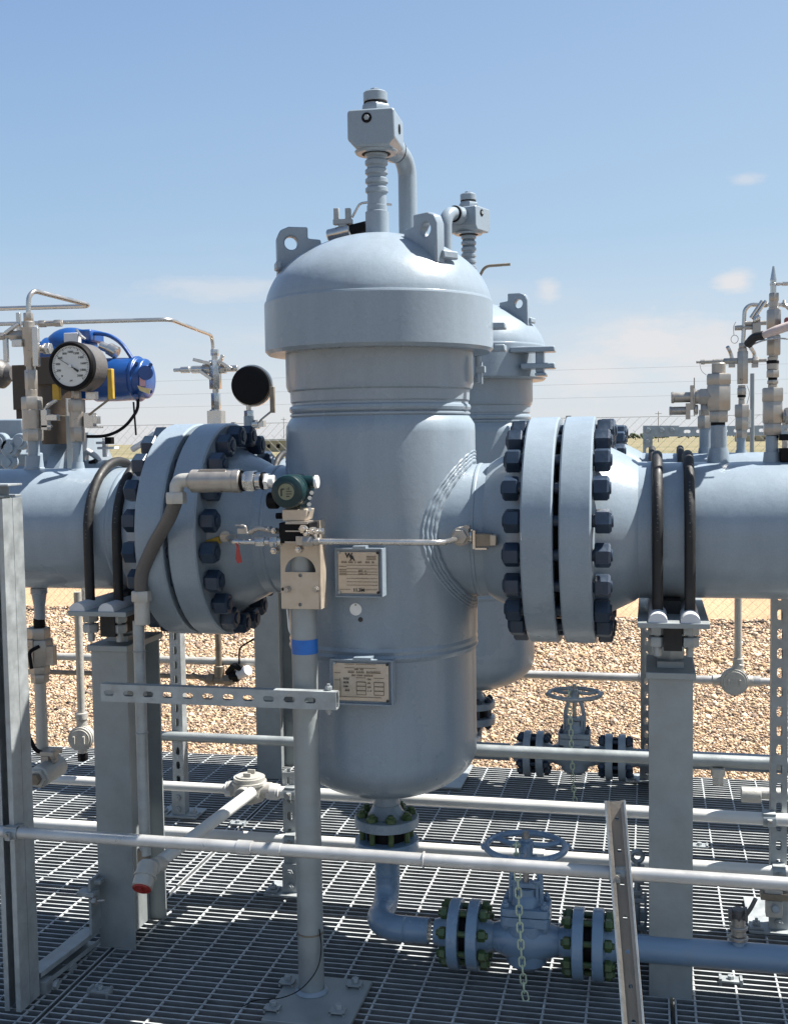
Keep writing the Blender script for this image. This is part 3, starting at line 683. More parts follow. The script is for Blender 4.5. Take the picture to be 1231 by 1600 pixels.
# nameplates
def nameplate(t, x0, y0, x1, y1, Y, lines, kind):
    """plate with folded bracket held off the shell"""
    a, c = atY(x0, (y0+y1)/2, Y), atY(x1, (y0+y1)/2, Y); zt, zb = atY((x0+x1)/2, y0, Y).z, atY((x0+x1)/2, y1, Y).z
    W, H_ = c.x-a.x, zt-zb; O = V(a.x, Y, zb)
    b = B(); b.prism(rrect(-.004, -.004, W+.006, H_+.004, .002), O+V(0, .004, 0), XA, ZA, -.0025)
    b.bb(O.x+W+.004, O.x+W+.007, Y-.008, Y+.03, zb-.004, zt+.004); b.bb(O.x-.006, O.x-.003, Y+.003, Y+.03, zb-.004, zt+.004); b.bb(O.x+W*.38, O.x+W*.68, Y-.004, Y+.04, zt+.004, zt+.010)
    b.bb(O.x-.004, O.x+W+.004, Y-.003, Y+.012, zt+.002, zt+.005); b.bb(O.x-.004, O.x+W+.004, Y-.006, Y+.012, zb-.006, zb-.003)
    br = b.build('nameplate_bracket', PAINT, t, False)
    b = B(); b.prism(rrect(.003, .003, W-.004, H_-.004, .004), O+V(0, -.0005, 0), XA, ZA, -.0012); pl = b.build('nameplate', PLATE, t, False)
    Yl = Y-.0021
    def L(x, y, w_, h_=.0007):
        q = B(); q.bb(O.x+W*x, O.x+W*(x+w_), Yl-.0003, Yl+.0006, zb+H_*y, zb+H_*y+h_); return q
    q = B()
    for x, y, w_, h_ in lines: q.bb(O.x+W*x, O.x+W*(x+w_), Yl-.0003, Yl+.0006, zb+H_*y, zb+H_*y+(h_ or .0009))
    q.build('printed_lines', INKB, pl, False)
    for xx, zz in ((.05, .05), (.95, .05), (.05, .95), (.95, .95)):
        q = B(); q.cyl((O.x+W*xx, Y-.0005, zb+H_*zz), (O.x+W*xx, Y-.004, zb+H_*zz), .0032, 10); q.build('rivet', INK if xx > .5 else GALV, t)
    return O, W, H_, Yl, pl
NY = VY-RS-.035
ln = [(.22, y, .73, 0) for y in (.66, .58, .51, .45)]+[(.22, y, .72, 0) for y in (.36, .285, .21)]+[(.05, y, .17, .0016) for y in (.63, .56, .52, .475, .44)]+[(.69, y, .22, .0013) for y in (.86, .825, .79)]+[(.05, .11, .25, 0), (.6, .11, .33, 0)]
O, W, H_, Yl, pl = nameplate(vt, 527, 860, 594, 929, NY, ln, 1)
text('W', .016, (O.x+W*.28, Yl, O.z+H_*.88), XA, ZA, INK, pl, bold=.0006); text('A', .016, (O.x+W*.36, Yl, O.z+H_*.82), XA, ZA, INK, pl, bold=.0006)
def faint(x, y, n, h, seed, m=INKB):        # a line of worn, unreadable print: small uneven marks
    r_ = random.Random(seed); q = B(); xx = O.x+W*x
    for k in range(n):
        ww = h*r_.uniform(.45, .75)
        if r_.random() < .85 and k not in (4, 10):
            q.bb(xx, xx+ww, Yl-.0003, Yl+.0006, O.z+H_*y, O.z+H_*y+h*r_.uniform(.2, .4)); q.bb(xx+ww*.3, xx+ww*.65, Yl-.00032, Yl+.0006, O.z+H_*y+h*r_.uniform(.2, .5), O.z+H_*y+h)
        xx += ww+h*.12
    q.build('worn_print', m, pl, False)
faint(.10, .715, 22, .0048, 3); faint(.50, .525, 4, .0040, 4); faint(.65, .525, 2, .0040, 5); faint(.50, .455, 4, .0040, 6); faint(.65, .455, 2, .0040, 7)
text('11.3M', .011, (O.x+W*.5, Yl, O.z+H_*.10), XA, ZA, INK, pl, bold=.0003)
ln = [(x, y, .16 if x < .6 else .17, 0) for x in (.42, .72) for y in (.60, .50, .49, .395, .385, .285, .275, .18)]
ln += [(x, .18, .006, .030) for x in (.42, .58, .72, .885)]+[(.22, .84, .17, 0), (.22, .93, .17, 0), (.42, .84, .34, 0), (.42, .93, .34, 0), (.10, .12, .74, 0), (.14, .12, .006, .044), (.04, .71, .11, 0), (.04, .53, .1, 0)]
O, W, H_, Yl, pl = nameplate(vt, 519, 1034, 610, 1097, NY, ln, 2)
faint(.28, .72, 20, .0055, 11, INKB); faint(.34, .645, 19, .004, 12); faint(.39, .80, 9, .0035, 13)
for i in range(4): faint(.20, .555-.095*i, 4, .0048, 20+i, INK); faint(.61, .555-.095*i, 3, .004, 30+i)
def shellpt(px, py, r):
    d = pray(px, py); o = CAM-V(VX, VY, 0); A_ = d.x**2+d.y**2; B_ = 2*(o.x*d.x+o.y*d.y); C_ = o.x**2+o.y**2-r*r
    k = (-B_-sqrt(B_*B_-4*A_*C_))/2/A_; return CAM+d*k
p = shellpt(556, 952, RS+.001); n = (p-V(VX, VY, p.z)).normalized()
b = B(); b.lathe(p-n*.001, n, [(0, .0145), (.003, .0145)], 24); dt = b.build('round_tag', WHT, vt)
q = p+n*.0022+V(0, 0, .0105); b = B(); b.cyl(q-n*.001, q+n*.0003, .0018, 8); b.build('tag_hole', INK, dt)
p = shellpt(563.5, 968, RS+.001); b = B(); b.cyl(p-n*.002, p+n*.0012, .006, 14); b.build('weep_hole', INK, vt)

# ================= main pipes =================
def pipe(Y, s, lab, grp, gx, xend, back=False):
    x0 = gx+s*(GAPH+FTH+.12)
    t = thing('gas_pipe', lab, 'pipe', ((gx+xend)/2, Y, AZ-RP), grp)
    b = B(); b.cyl((x0, Y, AZ), (xend, Y, AZ), RP-.0005, 80)
    b.lathe((x0, Y, AZ), (s, 0, 0), [(-.002, RP-.001), (.004, RP+.0026), (.012, RP+.0026), (.017, RP-.0006)], 72, False); b.build('pipe_wall', PAINT, t)
    b = B(); flange(b, gx+s*GAPH, s, Y, AZ); fl = b.build('flange', PAINT, t, ang=30)
    b = B(); b.lathe((gx-GAPH+.001, Y, AZ), XA, [(0, .215), (2*GAPH-.002, .215)], 64); b.build('gasket', BLACK, t)
    for k in range(20):
        a = 2*pi*(k+.5)/20; place(STUD, 'bolt', t, (gx+random.uniform(-.004, .004), Y+.2445*cos(a), AZ+.2445*sin(a)), (1, 0, 0), random.uniform(0, 1))
    return t
P_R = pipe(VY, 1, 'long grey blue pipe running right from the front vessel with bolted flange', 'large horizontal gas pipes', GXR, 3.6)
P_L = pipe(VY, -1, 'grey blue pipe running left from the front vessel with a large tilted flange', 'large horizontal gas pipes', GXL, -4.2)
P_R2 = pipe(VY2, 1, 'rear grey pipe just visible above the right foreground pipe', 'large horizontal gas pipes', GXR, 4.4)
P_L2 = pipe(VY2, -1, 'rear pipe left of the hidden vessel, its flange behind the large left flange', 'large horizontal gas pipes', GXL, -2.25)

# weldolet bosses / nipples on pipe tops
def boss(t, px, Y, items):
    b = B(); vst(b, px, Y, items); b.build('branch_nipple', PAINT, t)
boss(P_R, 1122, VY, [(664, 722, 'c', 12.5), (700, 725, 'k', 14, 19), (722, 745, 'c', 19)])
boss(P_R, 1205, VY, [(680, 735, 'c', 9.5), (706, 737, 'k', 12, 15), (732, 750, 'c', 15)])
boss(P_R2, 1101, VY2, [(668, 718, 'c', 9), (700, 727, 'k', 10, 13)])
boss(P_R2, 1157, VY2, [(680, 720, 'c', 7), (703, 727, 'k', 8, 11)])
boss(P_L, 54, VY, [(688, 725, 'c', 9), (712, 735, 'k', 13, 15), (730, 748, 'c', 16)])
boss(P_L, 122, VY, [(690, 730, 'c', 8), (722, 740, 'k', 9, 12)])
boss(P_L, 62, VY+.02, [(918, 928, 'c', 13), (926, 945, 'k', 12, 9), (944, 968, 'c', 8.5)])
boss(P_L2, 337, VY2, [(640, 700, 'c', 8), (700, 730, 'c', 13)])
boss(P_L2, 390, VY2, [(650, 712, 'c', 8), (700, 730, 'c', 12)])

# ================= pipe supports =================
def support(xc, Y, lab, grp, hx, pads, front=True, base_z=0.0, ztop=None, pole_only=False):
    """wide-flange post with cap plate, jack bolt, top plate and two rubber covered U-bolts"""
    t = thing('pipe_support', lab, 'pipe support', (xc, Y, base_z), grp)
    hw, hd = .0495, .10; YB = Y; Y = Y-.055; zt = ztop or .78
    b = B()
    for s in (-1, 1): b.bb(xc-hw, xc+hw, Y+s*hd-(.007 if s > 0 else 0), Y+s*hd+(.007 if s < 0 else 0), base_z, zt-.018)
    b.bb(xc-.0035, xc+.0035, Y-hd+.008, Y+hd-.008, base_z, zt-.018); b.build('post', GALVP, t, False, bevel=.0015)
    b = B(); b.bb(xc-.056, xc+.056, Y-.11, Y+.11, zt-.018, zt-.002); b.build('cap_plate', GALVP, t, False, bevel=.002)
    b = B(); b.bb(xc-.03, xc+.03, Y-.05, Y+.05, zt-.002, zt+.012); b.cyl((xc, Y, zt), (xc, Y, AZ-RP-.03), .021, 20); b.hexa((xc, Y, zt+.012), (xc, Y, zt+.045), .064); b.hexa((xc, Y, zt+.065), (xc, Y, zt+.09), .064); b.build('jack_bolt', GALVP, t); Y = YB
    zp = AZ-RP-.005
    if pole_only: return t
    b = B(); b.bb(xc+hx-.078, xc+hx+.078, Y-.255, Y+.255, zp-.03, zp-.018); b.build('top_plate', GALVP, t, False, bevel=.0015)
    b = B(); b.bb(xc+hx-.02, xc+hx+.02, Y-.2, Y+.2, zp-.09, zp-.0305); b.build('void_block', RUB, t, False)  # black block stands in for the shaded hollow under the top plate
    b = B(); b.bb(xc+hx-.02, xc+hx+.02, Y-.12, Y+.12, zp-.018, zp+.012); b.build('saddle_strip', RUB, t, False)
    for dx in pads:
        x = xc+dx; P = []
        R_ = RP+.0165
        P.append((x, Y-R_, zp-.075)); P.append((x, Y-R_, AZ))
        arc = [(x, Y-R_*cos(pi*k/24), AZ+R_*sin(pi*k/24)) for k in range(1, 24)]
        pts = [(x, Y-R_, zp-.01)]+[(x, Y-R_, AZ-.06), (x, Y-R_, AZ)]+arc+[(x, Y+R_, AZ), (x, Y+R_, AZ-.06), (x, Y+R_, zp-.01)]
        b = B(); b.tube(pts, .0125, 0, 14)
        o = b.build('u_bolt', RUB, t)
        if lab.startswith('galv'):
            q = B(); r_ = random.Random(int(dx*1000))
            for k in range(26):
                a = -.62+k*.052; 
                if r_.random() < .3: continue
                p_ = V(x, Y-(R_+.0123)*cos(a), AZ+(R_+.0123)*sin(a)); n_ = V(0, -cos(a), sin(a)); u_ = V(0, sin(a), cos(a)); q.box(p_, (.003, .0035*r_.uniform(.5, 1), .0006), (XA, u_, n_))
            q.build('worn_print', FLEX, o, False)
        for s in (-1, 1):
            q = B(); q.cyl((x, Y+s*R_, zp-.105), (x, Y+s*R_, zp), .0085, 12)
            for z_ in (zp-.055, zp-.082): q.hexa((x, Y+s*R_, z_), (x, Y+s*R_, z_+.022), .036, 6, .3)
            q.build('nut', GALV, o)
        # pale half round slide pad strip across the plate, its end seen from the front
        q = B(); pr = [(.021*cos(pi*k/14), .021*sin(pi*k/14)) for k in range(15)]
        q.prism(pr, (x, Y-.25, zp-.018), XA, ZA, -.47); q.build('slide_pad', PADW, t)
    return t
YF = VY-.155
xr = (atY(1016, 1300, YF).x+atY(1079, 1300, YF).x)/2
S1 = support(xr, VY, 'galvanised post under the right foreground pipe with two black U-bolts', 'pipe supports', atY(1051, 950, 2.60).x-xr, (atY(1027, 950, 2.6).x-xr, atY(1078, 950, 2.6).x-xr), ztop=.772)
xl = (atY(150, 1250, YF).x+atY(205, 1250, YF).x)/2
S2 = support(xl, VY, 'galvanised wide flange post under the left foreground pipe, behind the slotted channel', 'pipe supports', atY(163, 940, 2.6).x-xl, (atY(131, 935, 2.6).x-xl, atY(176, 935, 2.6).x-xl), ztop=.80)
for S_ in (S1,):       # worn print along the front of the two right hoops
    pass
xb = (atY(405, 1050, VY2-.06).x+atY(455, 1050, VY2-.06).x)/2
S3 = support(xb, VY2, 'blue grey post standing behind the left flange and the instrument pole', 'pipe supports', 0, (-.04, .04), ztop=.80)
xb2 = atY(1040, 700, VY2).x
S4 = support(xb2, VY2, 'rear pipe support with black U-bolts hidden behind the right foreground pipe', 'pipe supports', 0, (-.05, .05), ztop=.78)

# ================= drain lines with gate valve =================
DY = VY-.152; DZ = .113; RD = .0318
def rf_flange(b, x, s, y, z):
    b.lathe((x, y, z), (s, 0, 0), [(0, .05), (.0, .0805), (.002, .0825), (.024, .0825), (.026, .0805), (.0262, .052), (.034, .044), (.055, .034), (.066, .0305)], 44, False)
def drain_line(Yv, front, lab, grp, chain_lab, xf, xe, P1=BLUEP, stud=SSTUD):
    dy = Yv-.152; DZ = .113 if front else .150; DB = 0. if front else -.04; BR = .078 if front else .04
    t = thing('drain_pipe', lab, 'drain pipe', (xf, dy, DZ-.08), grp)
    # lower flange, elbows, run
    b = B(); b.lathe((VX, Yv, DB), ZA, [(.225, .0302), (.232, .034), (.25, .044), (.256, .052), (.2565, .081), (.258, .0828), (.281, .0828), (.283, .081), (.2835, .05)], 48)
    b.build('flange', P1, t, ang=30)
    b = B(); b.cyl((VX, Yv, .2838+DB), (VX, Yv, .3178+DB), .052, 32); b.build('spacer_ring', BLACK, t)
    b = B(); b.tube([(VX, Yv, .24+DB), (VX, Yv, DZ+.0), (VX, dy, DZ), (xf-.09, dy, DZ)], RD, BR, 24, 10); b.build('pipe_wall', P1, t)
    b = B()
    for q, ax in (((VX, Yv, DZ+BR), ZA), ((VX+BR, dy, DZ), XA)): b.lathe(q, ax, [(-.004, RD-.001), (-.001, RD+.0016), (.001, RD+.0016), (.004, RD-.001)], 28, False)
    b.each('weld_bead', P1, t)
    for k in range(8):
        a = 2*pi*(k+.5)/8; place(stud, 'bolt', t, (VX+.0635*cos(a), Yv+.0635*sin(a), .3+DB), ZA, random.uniform(0, 1))
    # flange pairs
    xs = [xf, xe]
    for i, x in enumerate(xs):
        for s in (-1, 1):
            if (i == 0 and s == 1) or (i == 1 and s == -1): continue
            b = B(); rf_flange(b, x+s*.010, s, dy, DZ); b.build('flange', P1, t, ang=30)
        b = B(); b.cyl((x-.0105, dy, DZ), (x+.0105, dy, DZ), .054, 28); b.build('gasket', BLACK, t)
        for k in range(8):
            a = 2*pi*(k+.5)/8; place(stud, 'bolt', t, (x, dy+.0635*cos(a), DZ+.0635*sin(a)), XA, random.uniform(0, 1))
    b = B(); b.cyl((xe+.07, dy, DZ), (3.2, dy, DZ), RD, 28); b.lathe((xe+.082, dy, DZ), XA, [(-.003, RD), (0, RD+.002), (.004, RD+.002), (.007, RD)], 24, False); b.build('pipe_run', P1, t)
    # the valve
    xv = (xf+xe)/2; v = thing('gate_valve', lab.replace('drain pipe', 'gate valve'), 'valve', (xv, dy, DZ-.06), 'gate valves on the drain lines')
    v['label'] = 'blue grey gate valve with round handwheel on the foreground drain pipe' if front else 'rear gate valve with silver handwheel, in front of the gravel'
    b = B()
    for i, s in ((0, 1), (1, -1)): rf_flange(b, xs[i]+s*.010, s, dy, DZ)
    b.lathe((xs[0]+.07, dy, DZ), XA, [(0, .034), (.02, .040), (.05, .052), ((xe-xf)/2-.07, .062), (xe-xf-.19, .052), (xe-xf-.16, .040), (xe-xf-.14, .034)], 36, False)
    b.lathe((xv, dy, DZ-.073), ZA, [(0, .012), (.004, .028), (.02, .048), (.07, .056), (.12, .052)], 32); b.build('body', P1, v, ang=40)
    b = B(); b.prism(rrect(-.058, -.044, .058, .044, .012), (xv, dy, DZ+.045), XA, YA, .022); b.prism(rrect(-.058, -.044, .058, .044, .012), (xv, dy, DZ+.069), XA, YA, .018)
    b.lathe((xv, dy, DZ+.087), ZA, [(0, .036), (.02, .030), (.025, .024), (.04, .024)], 28)
    b.build('bonnet', P1, v, ang=40, bevel=.002)
    b = B()
    for dx in (-.046, .046):
        for dyy in (-.03, .03): b.hexa((xv+dx, dy+dyy, DZ+.088), (xv+dx, dy+dyy, DZ+.098), .016); b.cyl((xv+dx, dy+dyy, DZ+.03), (xv+dx, dy+dyy, DZ+.104), .0045, 8); b.hexa((xv+dx, dy+dyy, DZ+.034), (xv+dx, dy+dyy, DZ+.044), .016)
    b.each('bonnet_bolt', P1 if front else DARKB, v)
    b = B()
    for dx in (-.034, .034): b.tube([(xv+dx, dy, DZ+.09), (xv+dx, dy, DZ+.16), (xv+dx*.55, dy, DZ+.205)], .0075, .03, 8)
    b.prism(rrect(-.035, -.014, .035, .014, .01), (xv, dy, DZ+.130), XA, YA, .010); b.cyl((xv, dy, DZ+.196), (xv, dy, DZ+.226), .017, 16)
    for dx in (-.027, .027): b.cyl((xv+dx, dy-.012, DZ+.10), (xv+dx, dy-.012, DZ+.150), .004, 8); b.hexa((xv+dx, dy-.012, DZ+.140), (xv+dx, dy-.012, DZ+.149), .014)
    b.build('yoke', P1, v)
    b = B(); b.cyl((xv, dy, DZ+.12), (xv, dy, DZ+.262), .0075, 12); b.build('stem', SS, v)
    b = B(); HR = .094; hz = DZ+.226; b.loop([(xv+HR*cos(a), dy+HR*sin(a), hz) for a in [2*pi*k/48 for k in range(48)]], .0078, 10)
    for k in range(3):
        a = 2*pi*k/3+.5; b.tube([(xv+.015*cos(a), dy+.015*sin(a), hz+.004), (xv+HR*.5*cos(a), dy+HR*.5*sin(a), hz-.004), (xv+HR*cos(a), dy+HR*sin(a), hz)], .0065, .02, 8)
    for k in range(6):
        a = 2*pi*k/6+.2; b.sph((xv+(HR+.006)*cos(a), dy+(HR+.006)*sin(a), hz), .0075, 10)
    b.cyl((xv, dy, hz-.01), (xv, dy, hz+.012), .018, 16); b.hexa((xv, dy, hz+.012), (xv, dy, hz+.019), .022); b.build('handwheel', P1 if front else GALV, v)
    # chain
    ch = thing('chain', chain_lab, 'chain', (xv, dy-.07, .03), 'chains hanging on valve handwheels')
    top = V(xv-.016, dy-.02, hz+.012); yy = dy-.078
    path = [top, V(xv-.018, dy-.05, hz+.02), V(xv-.012, yy, hz-.02), V(xv-.008, yy, DZ+.1), V(xv-.004, yy, DZ), V(xv+.002, yy, .02), V(xv+.01, yy-.002, -.012)]
    ls = [0]; 
    for a, c in zip(path, path[1:]): ls.append(ls[-1]+(c-a).length)
    L = 0; i = 0; step = .0205
    bl = B(); b0 = []
    while L < ls[-1]-.01:
        j = max(k for k in range(len(ls)) if ls[k] <= L); f_ = (L-ls[j])/(ls[j+1]-ls[j]); p = path[j].lerp(path[j+1], f_); tdir = (path[j+1]-path[j]).normalized()
        side = (V(1, .25, 0) if i % 2 else V(-.2, 1, 0)); side = (side-tdir*side.dot(tdir)).normalized()
        pts = []
        for k in range(14):
            a = 2*pi*k/14; pts.append(p+tdir*(cos(a)*.0068+math.copysign(.0055, cos(a)) if abs(cos(a)) > .05 else 0)+side*sin(a)*.0068)
        q = B(); q.loop(pts, .0021, 6); q.build('link', CHAIN, ch); L += step; i += 1
    return t, v, xv, dy
xfl = (atY(703, 1467, DY).x+atY(752, 1469, DY).x)/2; xfr = (atY(893, 1483, DY).x+atY(946, 1487, DY).x)/2
print('drain flanges', xfl, xfr)
d1 = drain_line(VY, True, 'blue grey drain pipe curving from under the front vessel toward the right', 'drain pipes', 'pale zinc chain looped on the blue foreground handwheel', xfl, xfr)
d2 = drain_line(VY2, False, 'rear white-topped drain pipe lying in front of the gravel', 'drain pipes', 'thin chain hanging from the silver rear handwheel', xfl+.02, xfr+.02, PAINT, SSTUDD)

# ================= struts, rails, conduits =================
def channel(b, p0, p1, wdir, odir, w=.041, d=.041, th=.0025, lip=.0095, slots=0, round_=False, sl_len=.028, sl_w=.014, pitch=.0508, s0=.025):
    """C channel from p0 to p1; web centre line runs p0-p1, flanges reach toward odir; slots in the web"""
    p0, p1 = Vector(p0), Vector(p1); L = (p1-p0).length; a = (p1-p0).normalized(); wdir = Vector(wdir).normalized(); od = Vector(odir).normalized()
    holes = []
    if slots:
        x = s0
        while x < L-s0*.8:
            holes.append(circ(x, 0, sl_w/2, 10) if round_ else slot(x, 0, sl_len, sl_w)); x += pitch
    wc = wdir if a.cross(wdir).dot(od) > 0 else -wdir
    b.prism([(0, -w/2), (L, -w/2), (L, w/2), (0, w/2)], p0, a, wc, th, holes)
    for s in (-1, 1):
        b.box((p0+p1)/2+wdir*s*(w/2-th/2)+od*(d/2+th*.5), (L, th, d-th), (a, wdir, od))
        if lip: b.box((p0+p1)/2+wdir*s*(w/2-lip/2-th)+od*(d-th/2), (L-.0004, lip, th), (a, wdir, od))
    return b
def strut_post(X, Y, z0, z1, lab, grp, faces=V(0, -1, 0), base=True, opened=False, d=.041):
    t = thing('strut_post', lab, 'strut post', (X, Y, z0), grp)
    b = B(); od = V(0, -1, 0) if opened else V(0, 1, 0)
    yo = Y+.02 if opened else Y-.02
    channel(b, (X, yo, z0+.006), (X, yo, z1), XA, od, slots=1, d=d); b.build('channel', GALV, t, False)
    if base:
        b = B(); b.prism([(-.075, -.05), (.075, -.05), (.075, .05), (-.075, .05)], (X, Y, z0+.0035), XA, YA, .007); b.bb(X-.0245, X+.0245, Y-.0265, Y-.0212, z0+.010, z0+.095); b.build('base_plate', GALV, t, False, bevel=.0008)
        for q in (.03, .07):
            b = B(); b.hexa((X, Y-.0265, z0+q), (X, Y-.034, z0+q), .019); b.cyl((X, Y-.034, z0+q), (X, Y-.038, z0+q), .005, 8); b.build('bolt', GALV, t)
        for dx in (-.055, .055):
            b = B(); b.box((X+dx, Y-.02, z0+.014), (.036, .04, .005)); b.hexa((X+dx, Y-.02, z0+.017), (X+dx, Y-.02, z0+.026), .019); b.cyl((X+dx, Y-.02, z0+.02), (X+dx, Y-.02, z0+.034), .004, 8); b.build('clip', GALV, t, False)
    return t
def xat(px, py, Y): return atY(px, py, Y).x
def zat(px, py, Y): return atY(px, py, Y).z
G1 = 'slotted strut posts carrying the conduits'
YC = 3.06
X_ = xat(281, 1150, 3.69); strut_post(X_, 3.69, 0, zat(281, 950, 3.69), 'slotted strut post between the left support and the rear post, foot plate on the grating', G1)
X_ = xat(456, 1300, 3.09); strut_post(X_, 3.095, 0, zat(456, 1205, 3.09), 'short strut post just left of the round instrument pole', G1)
X_ = xat(1216, 1150, 3.09); strut_post(X_, 3.095, 0, zat(1216, 700, 3.09), 'tall strut post with white slots at the right edge of the photo', G1)
X_ = xat(1009, 1100, 4.38); strut_post(X_, 4.38, 0, zat(1009, 930, 4.38), 'dark slotted strut post just left of the right pipe support', G1)

def conduit(pts, r, lab, m=COND, coup=(), name='conduit', grp='conduits across the deck', bend=.06, cat='conduit', n=20):
    P = [Vector(p) for p in pts]; c = sum(P, V(0, 0, 0))/len(P); t = thing(name, lab, cat, (c.x, c.y, min(p.z for p in P)), grp)
    b = B(); b.tube(P, r, bend, n, 8); b.build('tube', m, t)
    for q, ax, L, f in coup:
        b = B(); b.lathe(Vector(q)-Vector(ax)*L/2, ax, [(0, r+.0003), (.001, r+.0025*f), (L-.001, r+.0025*f), (L, r+.0003)], n, False); b.build('coupling', m, t)
    return t
def clamp(parent, X, Y, z, r, m=GALV, h=.0):
    b = B(); 
    P = [(X+0, Y+(r+.002)*cos(a), z+(r+.002)*sin(a)) for a in [pi*.5+pi*k/10 for k in range(11)]]
    for s in (-1, 1): pass
    b.rings([[V(X+dx, Y-(r+e)*sin(a), z+(r+e)*cos(a)) for dx, e in ((-.016, .0004), (.016, .0004), (.016, .0032), (-.016, .0032))] for a in [pi*k/12 for k in range(13)]])
    b.bb(X-.016, X+.016, Y-r*.9, Y+.022, z+r-.002+.0, z+r+.0015); b.bb(X-.016, X+.016, Y-.0, Y+.022, z-r-.0015, z-r+.001)
    b.box((X, Y-r-.006, z-r*.2), (.012, .012, .018)); b.build('pipe_clamp', m, parent)
    b = B(); b.cyl((X, Y-r-.004, z+r*.1), (X, Y-r-.018, z+r*.1), .004, 8); b.build('clamp_screw', SS, parent)
YR = 2.30; zr = zat(600, 1339, YR); RR = .0134
rail = conduit([(-3.2, YR, zr), (2.2, YR, zr)], RR, 'long grey front conduit crossing the whole photo in front of the pole and posts', COND,
    [((xat(383, 1327, YR), YR, zr), XA, .035, 1), ((xat(662, 1342, YR), YR, zr), XA, .004, 1.6), ((xat(430, 1330, YR), YR, zr), XA, .03, .6)], name='rail_conduit')
for px in (22, 964): clamp(rail, xat(px, 1330, YR), YR, zr, RR)
z2 = zat(455, 1312, YC); RC2 = .0158
c2 = conduit([(-3.2, YC, z2), (2.6, YC, z2)], RC2, 'sunlit white conduit just behind the front rail conduit, passing behind the vessel drain', CONDW, [((-.3, YC, z2), XA, .04, 1)])
z3 = zat(700, 1252, YC)
XJ = xat(390, 1222, YC)
c3 = conduit([(XJ+.05, YC, z3), (2.6, YC, z3)], .0165, 'pale conduit running right from the round junction box past the vessel bottom', CONDW, [((xat(430, 1232, YC), YC, z3), XA, .03, 2), ((XJ+.07, YC, z3), XA, .03, 2.6)])
for px in (455, 1201): clamp(c3, xat(px, 1240, YC), YC, z3, .0165)
clamp(c2, xat(455, 1310, YC), YC, z2, RC2); clamp(c2, xat(1216, 1355, YC), YC, z2, RC2)
c3b = conduit([(-2.9, YC, z3), (XJ-.05, YC, z3)], .0135, 'pale conduit running left from the round junction box behind the left support', CONDW, [((XJ-.062, YC, z3), XA, .02, 3)])
Y4 = 3.655; z4 = zat(350, 1154, Y4)
c4 = conduit([(-1.75, Y4, z4), (-1.05, Y4, z4)], .0165, 'short blue grey conduit between the slotted strut post and the rear post', GALVP, [((-1.08, Y4, z4), XA, .04, 2)])
z4b = zat(900, 1179, Y4)
c4b = conduit([(-.9, Y4, z4b), (2.8, Y4, z4b)], .0195, 'blue grey conduit in front of the rear gate valve, passing behind the right support', GALVP)
q = xat(1121, 1200, Y4); b = B(); b.cyl((q, Y4, z4b-.0195), (q, Y4, z4b-.05), .022, 16, ch=.004); b.hexa((q, Y4, z4b-.05), (q, Y4, z4b-.075), .032); b.build('drain_plug', GREYB, c4b)
Y5 = 4.62; z5 = zat(900, 1056, Y5)
XB = xat(1146, 1064, Y5); ZB = z5
c5 = conduit([(-.75, Y5, z5), (XB-.03, Y5, z5)], .0165, 'pale conduit above the rear handwheel, ending at the round box', COND, [((xat(1008, 1057, Y5), Y5, z5), XA, .05, 2)])
c5b = conduit([(XB+.03, Y5, z5), (3.0, Y5, z5)], .0145, 'pale conduit leaving the round box toward the right edge', COND, [((XB+.085, Y5, z5), XA, .03, 2.6)])
c5c = conduit([(XB+.015, Y5, z5+.04), (XB+.015, Y5, zat(1152, 880, Y5))], .0145, 'vertical conduit dropping from the right pipe to the round box over the gravel', GREYB, [((XB+.015, Y5, z5+.075), ZA, .03, 2.6)])
z5l = zat(200, 1029, Y5)
c6 = conduit([(-3.4, Y5, z5l), (xat(470, 1040, Y5), Y5, z5l)], .0165, 'upper thin conduit over the gravel on the left, behind the left support', GREYB)
z5m = zat(200, 1054, Y5)
c7 = conduit([(-3.4, Y5, z5m), (xat(330, 1060, Y5), Y5, z5m)], .011, 'lower thin tube over the gravel on the left, ending at the tee valve', BRASS)

def junction(P, r, h, ax, lab, hubs, m=GREYB, lid=True, s=1):
    t = thing('junction_box', lab, 'junction box', (P[0], P[1], P[2]-h/2), 'round junction boxes'); P = Vector(P); ax = Vector(ax).normalized()
    b = B(); b.lathe(P-ax*h/2, ax, [(0, r*.55), (h*.08, r*.86), (h*.25, r*.97), (h*.72, r), (h*.73, r*1.05), (h*.84, r*1.05), (h*.85, r*.98), (h*1.0, r*.96)], 36); b.build('body', m, t, ang=30)
    b = B(); b.lathe(P+ax*h*.5, ax, [(0, r*.82), (.004, r*.8)], 32)
    _, u, v = frame(ax)
    for k in range(2): b.box(P+ax*(h*.5+.009)+u*r*.4*(1 if k else -1), (.006, .022, .012), (u, v, ax))
    b.build('lid', m, t)
    for hx, L, rr in hubs:
        b = B(); hv = Vector(hx).normalized(); b.cyl(P+hv*r*.7, P+hv*(r+L), rr, 20, ch=.002); b.build('hub', m, t)
    return t
junction((XJ, YC, z3+.003), .047, .075, ZA, 'pale round cast junction box where three conduits meet, left of the instrument pole', [((1, 0, 0), .02, .023), ((-1, 0, 0), .018, .021), ((0, -1, 0), .02, .023)])
junction((XB, Y5, ZB), .052, .06, (0, -1, 0), 'round grey box over the gravel right of the right support', [((1, 0, 0), .02, .022), ((-1, 0, 0), .03, .022), ((.25, 0, 1), .02, .022)])
Xq, Zq = xat(129, 1152, YC), zat(129, 1152, YC)
junction((Xq, YC, Zq), .036, .05, (.2, -1, 0), 'round grey box hanging on the thin conduit left of the left support', [((0, 0, 1), .02, .016), ((0, 0, -1), .012, .014)])
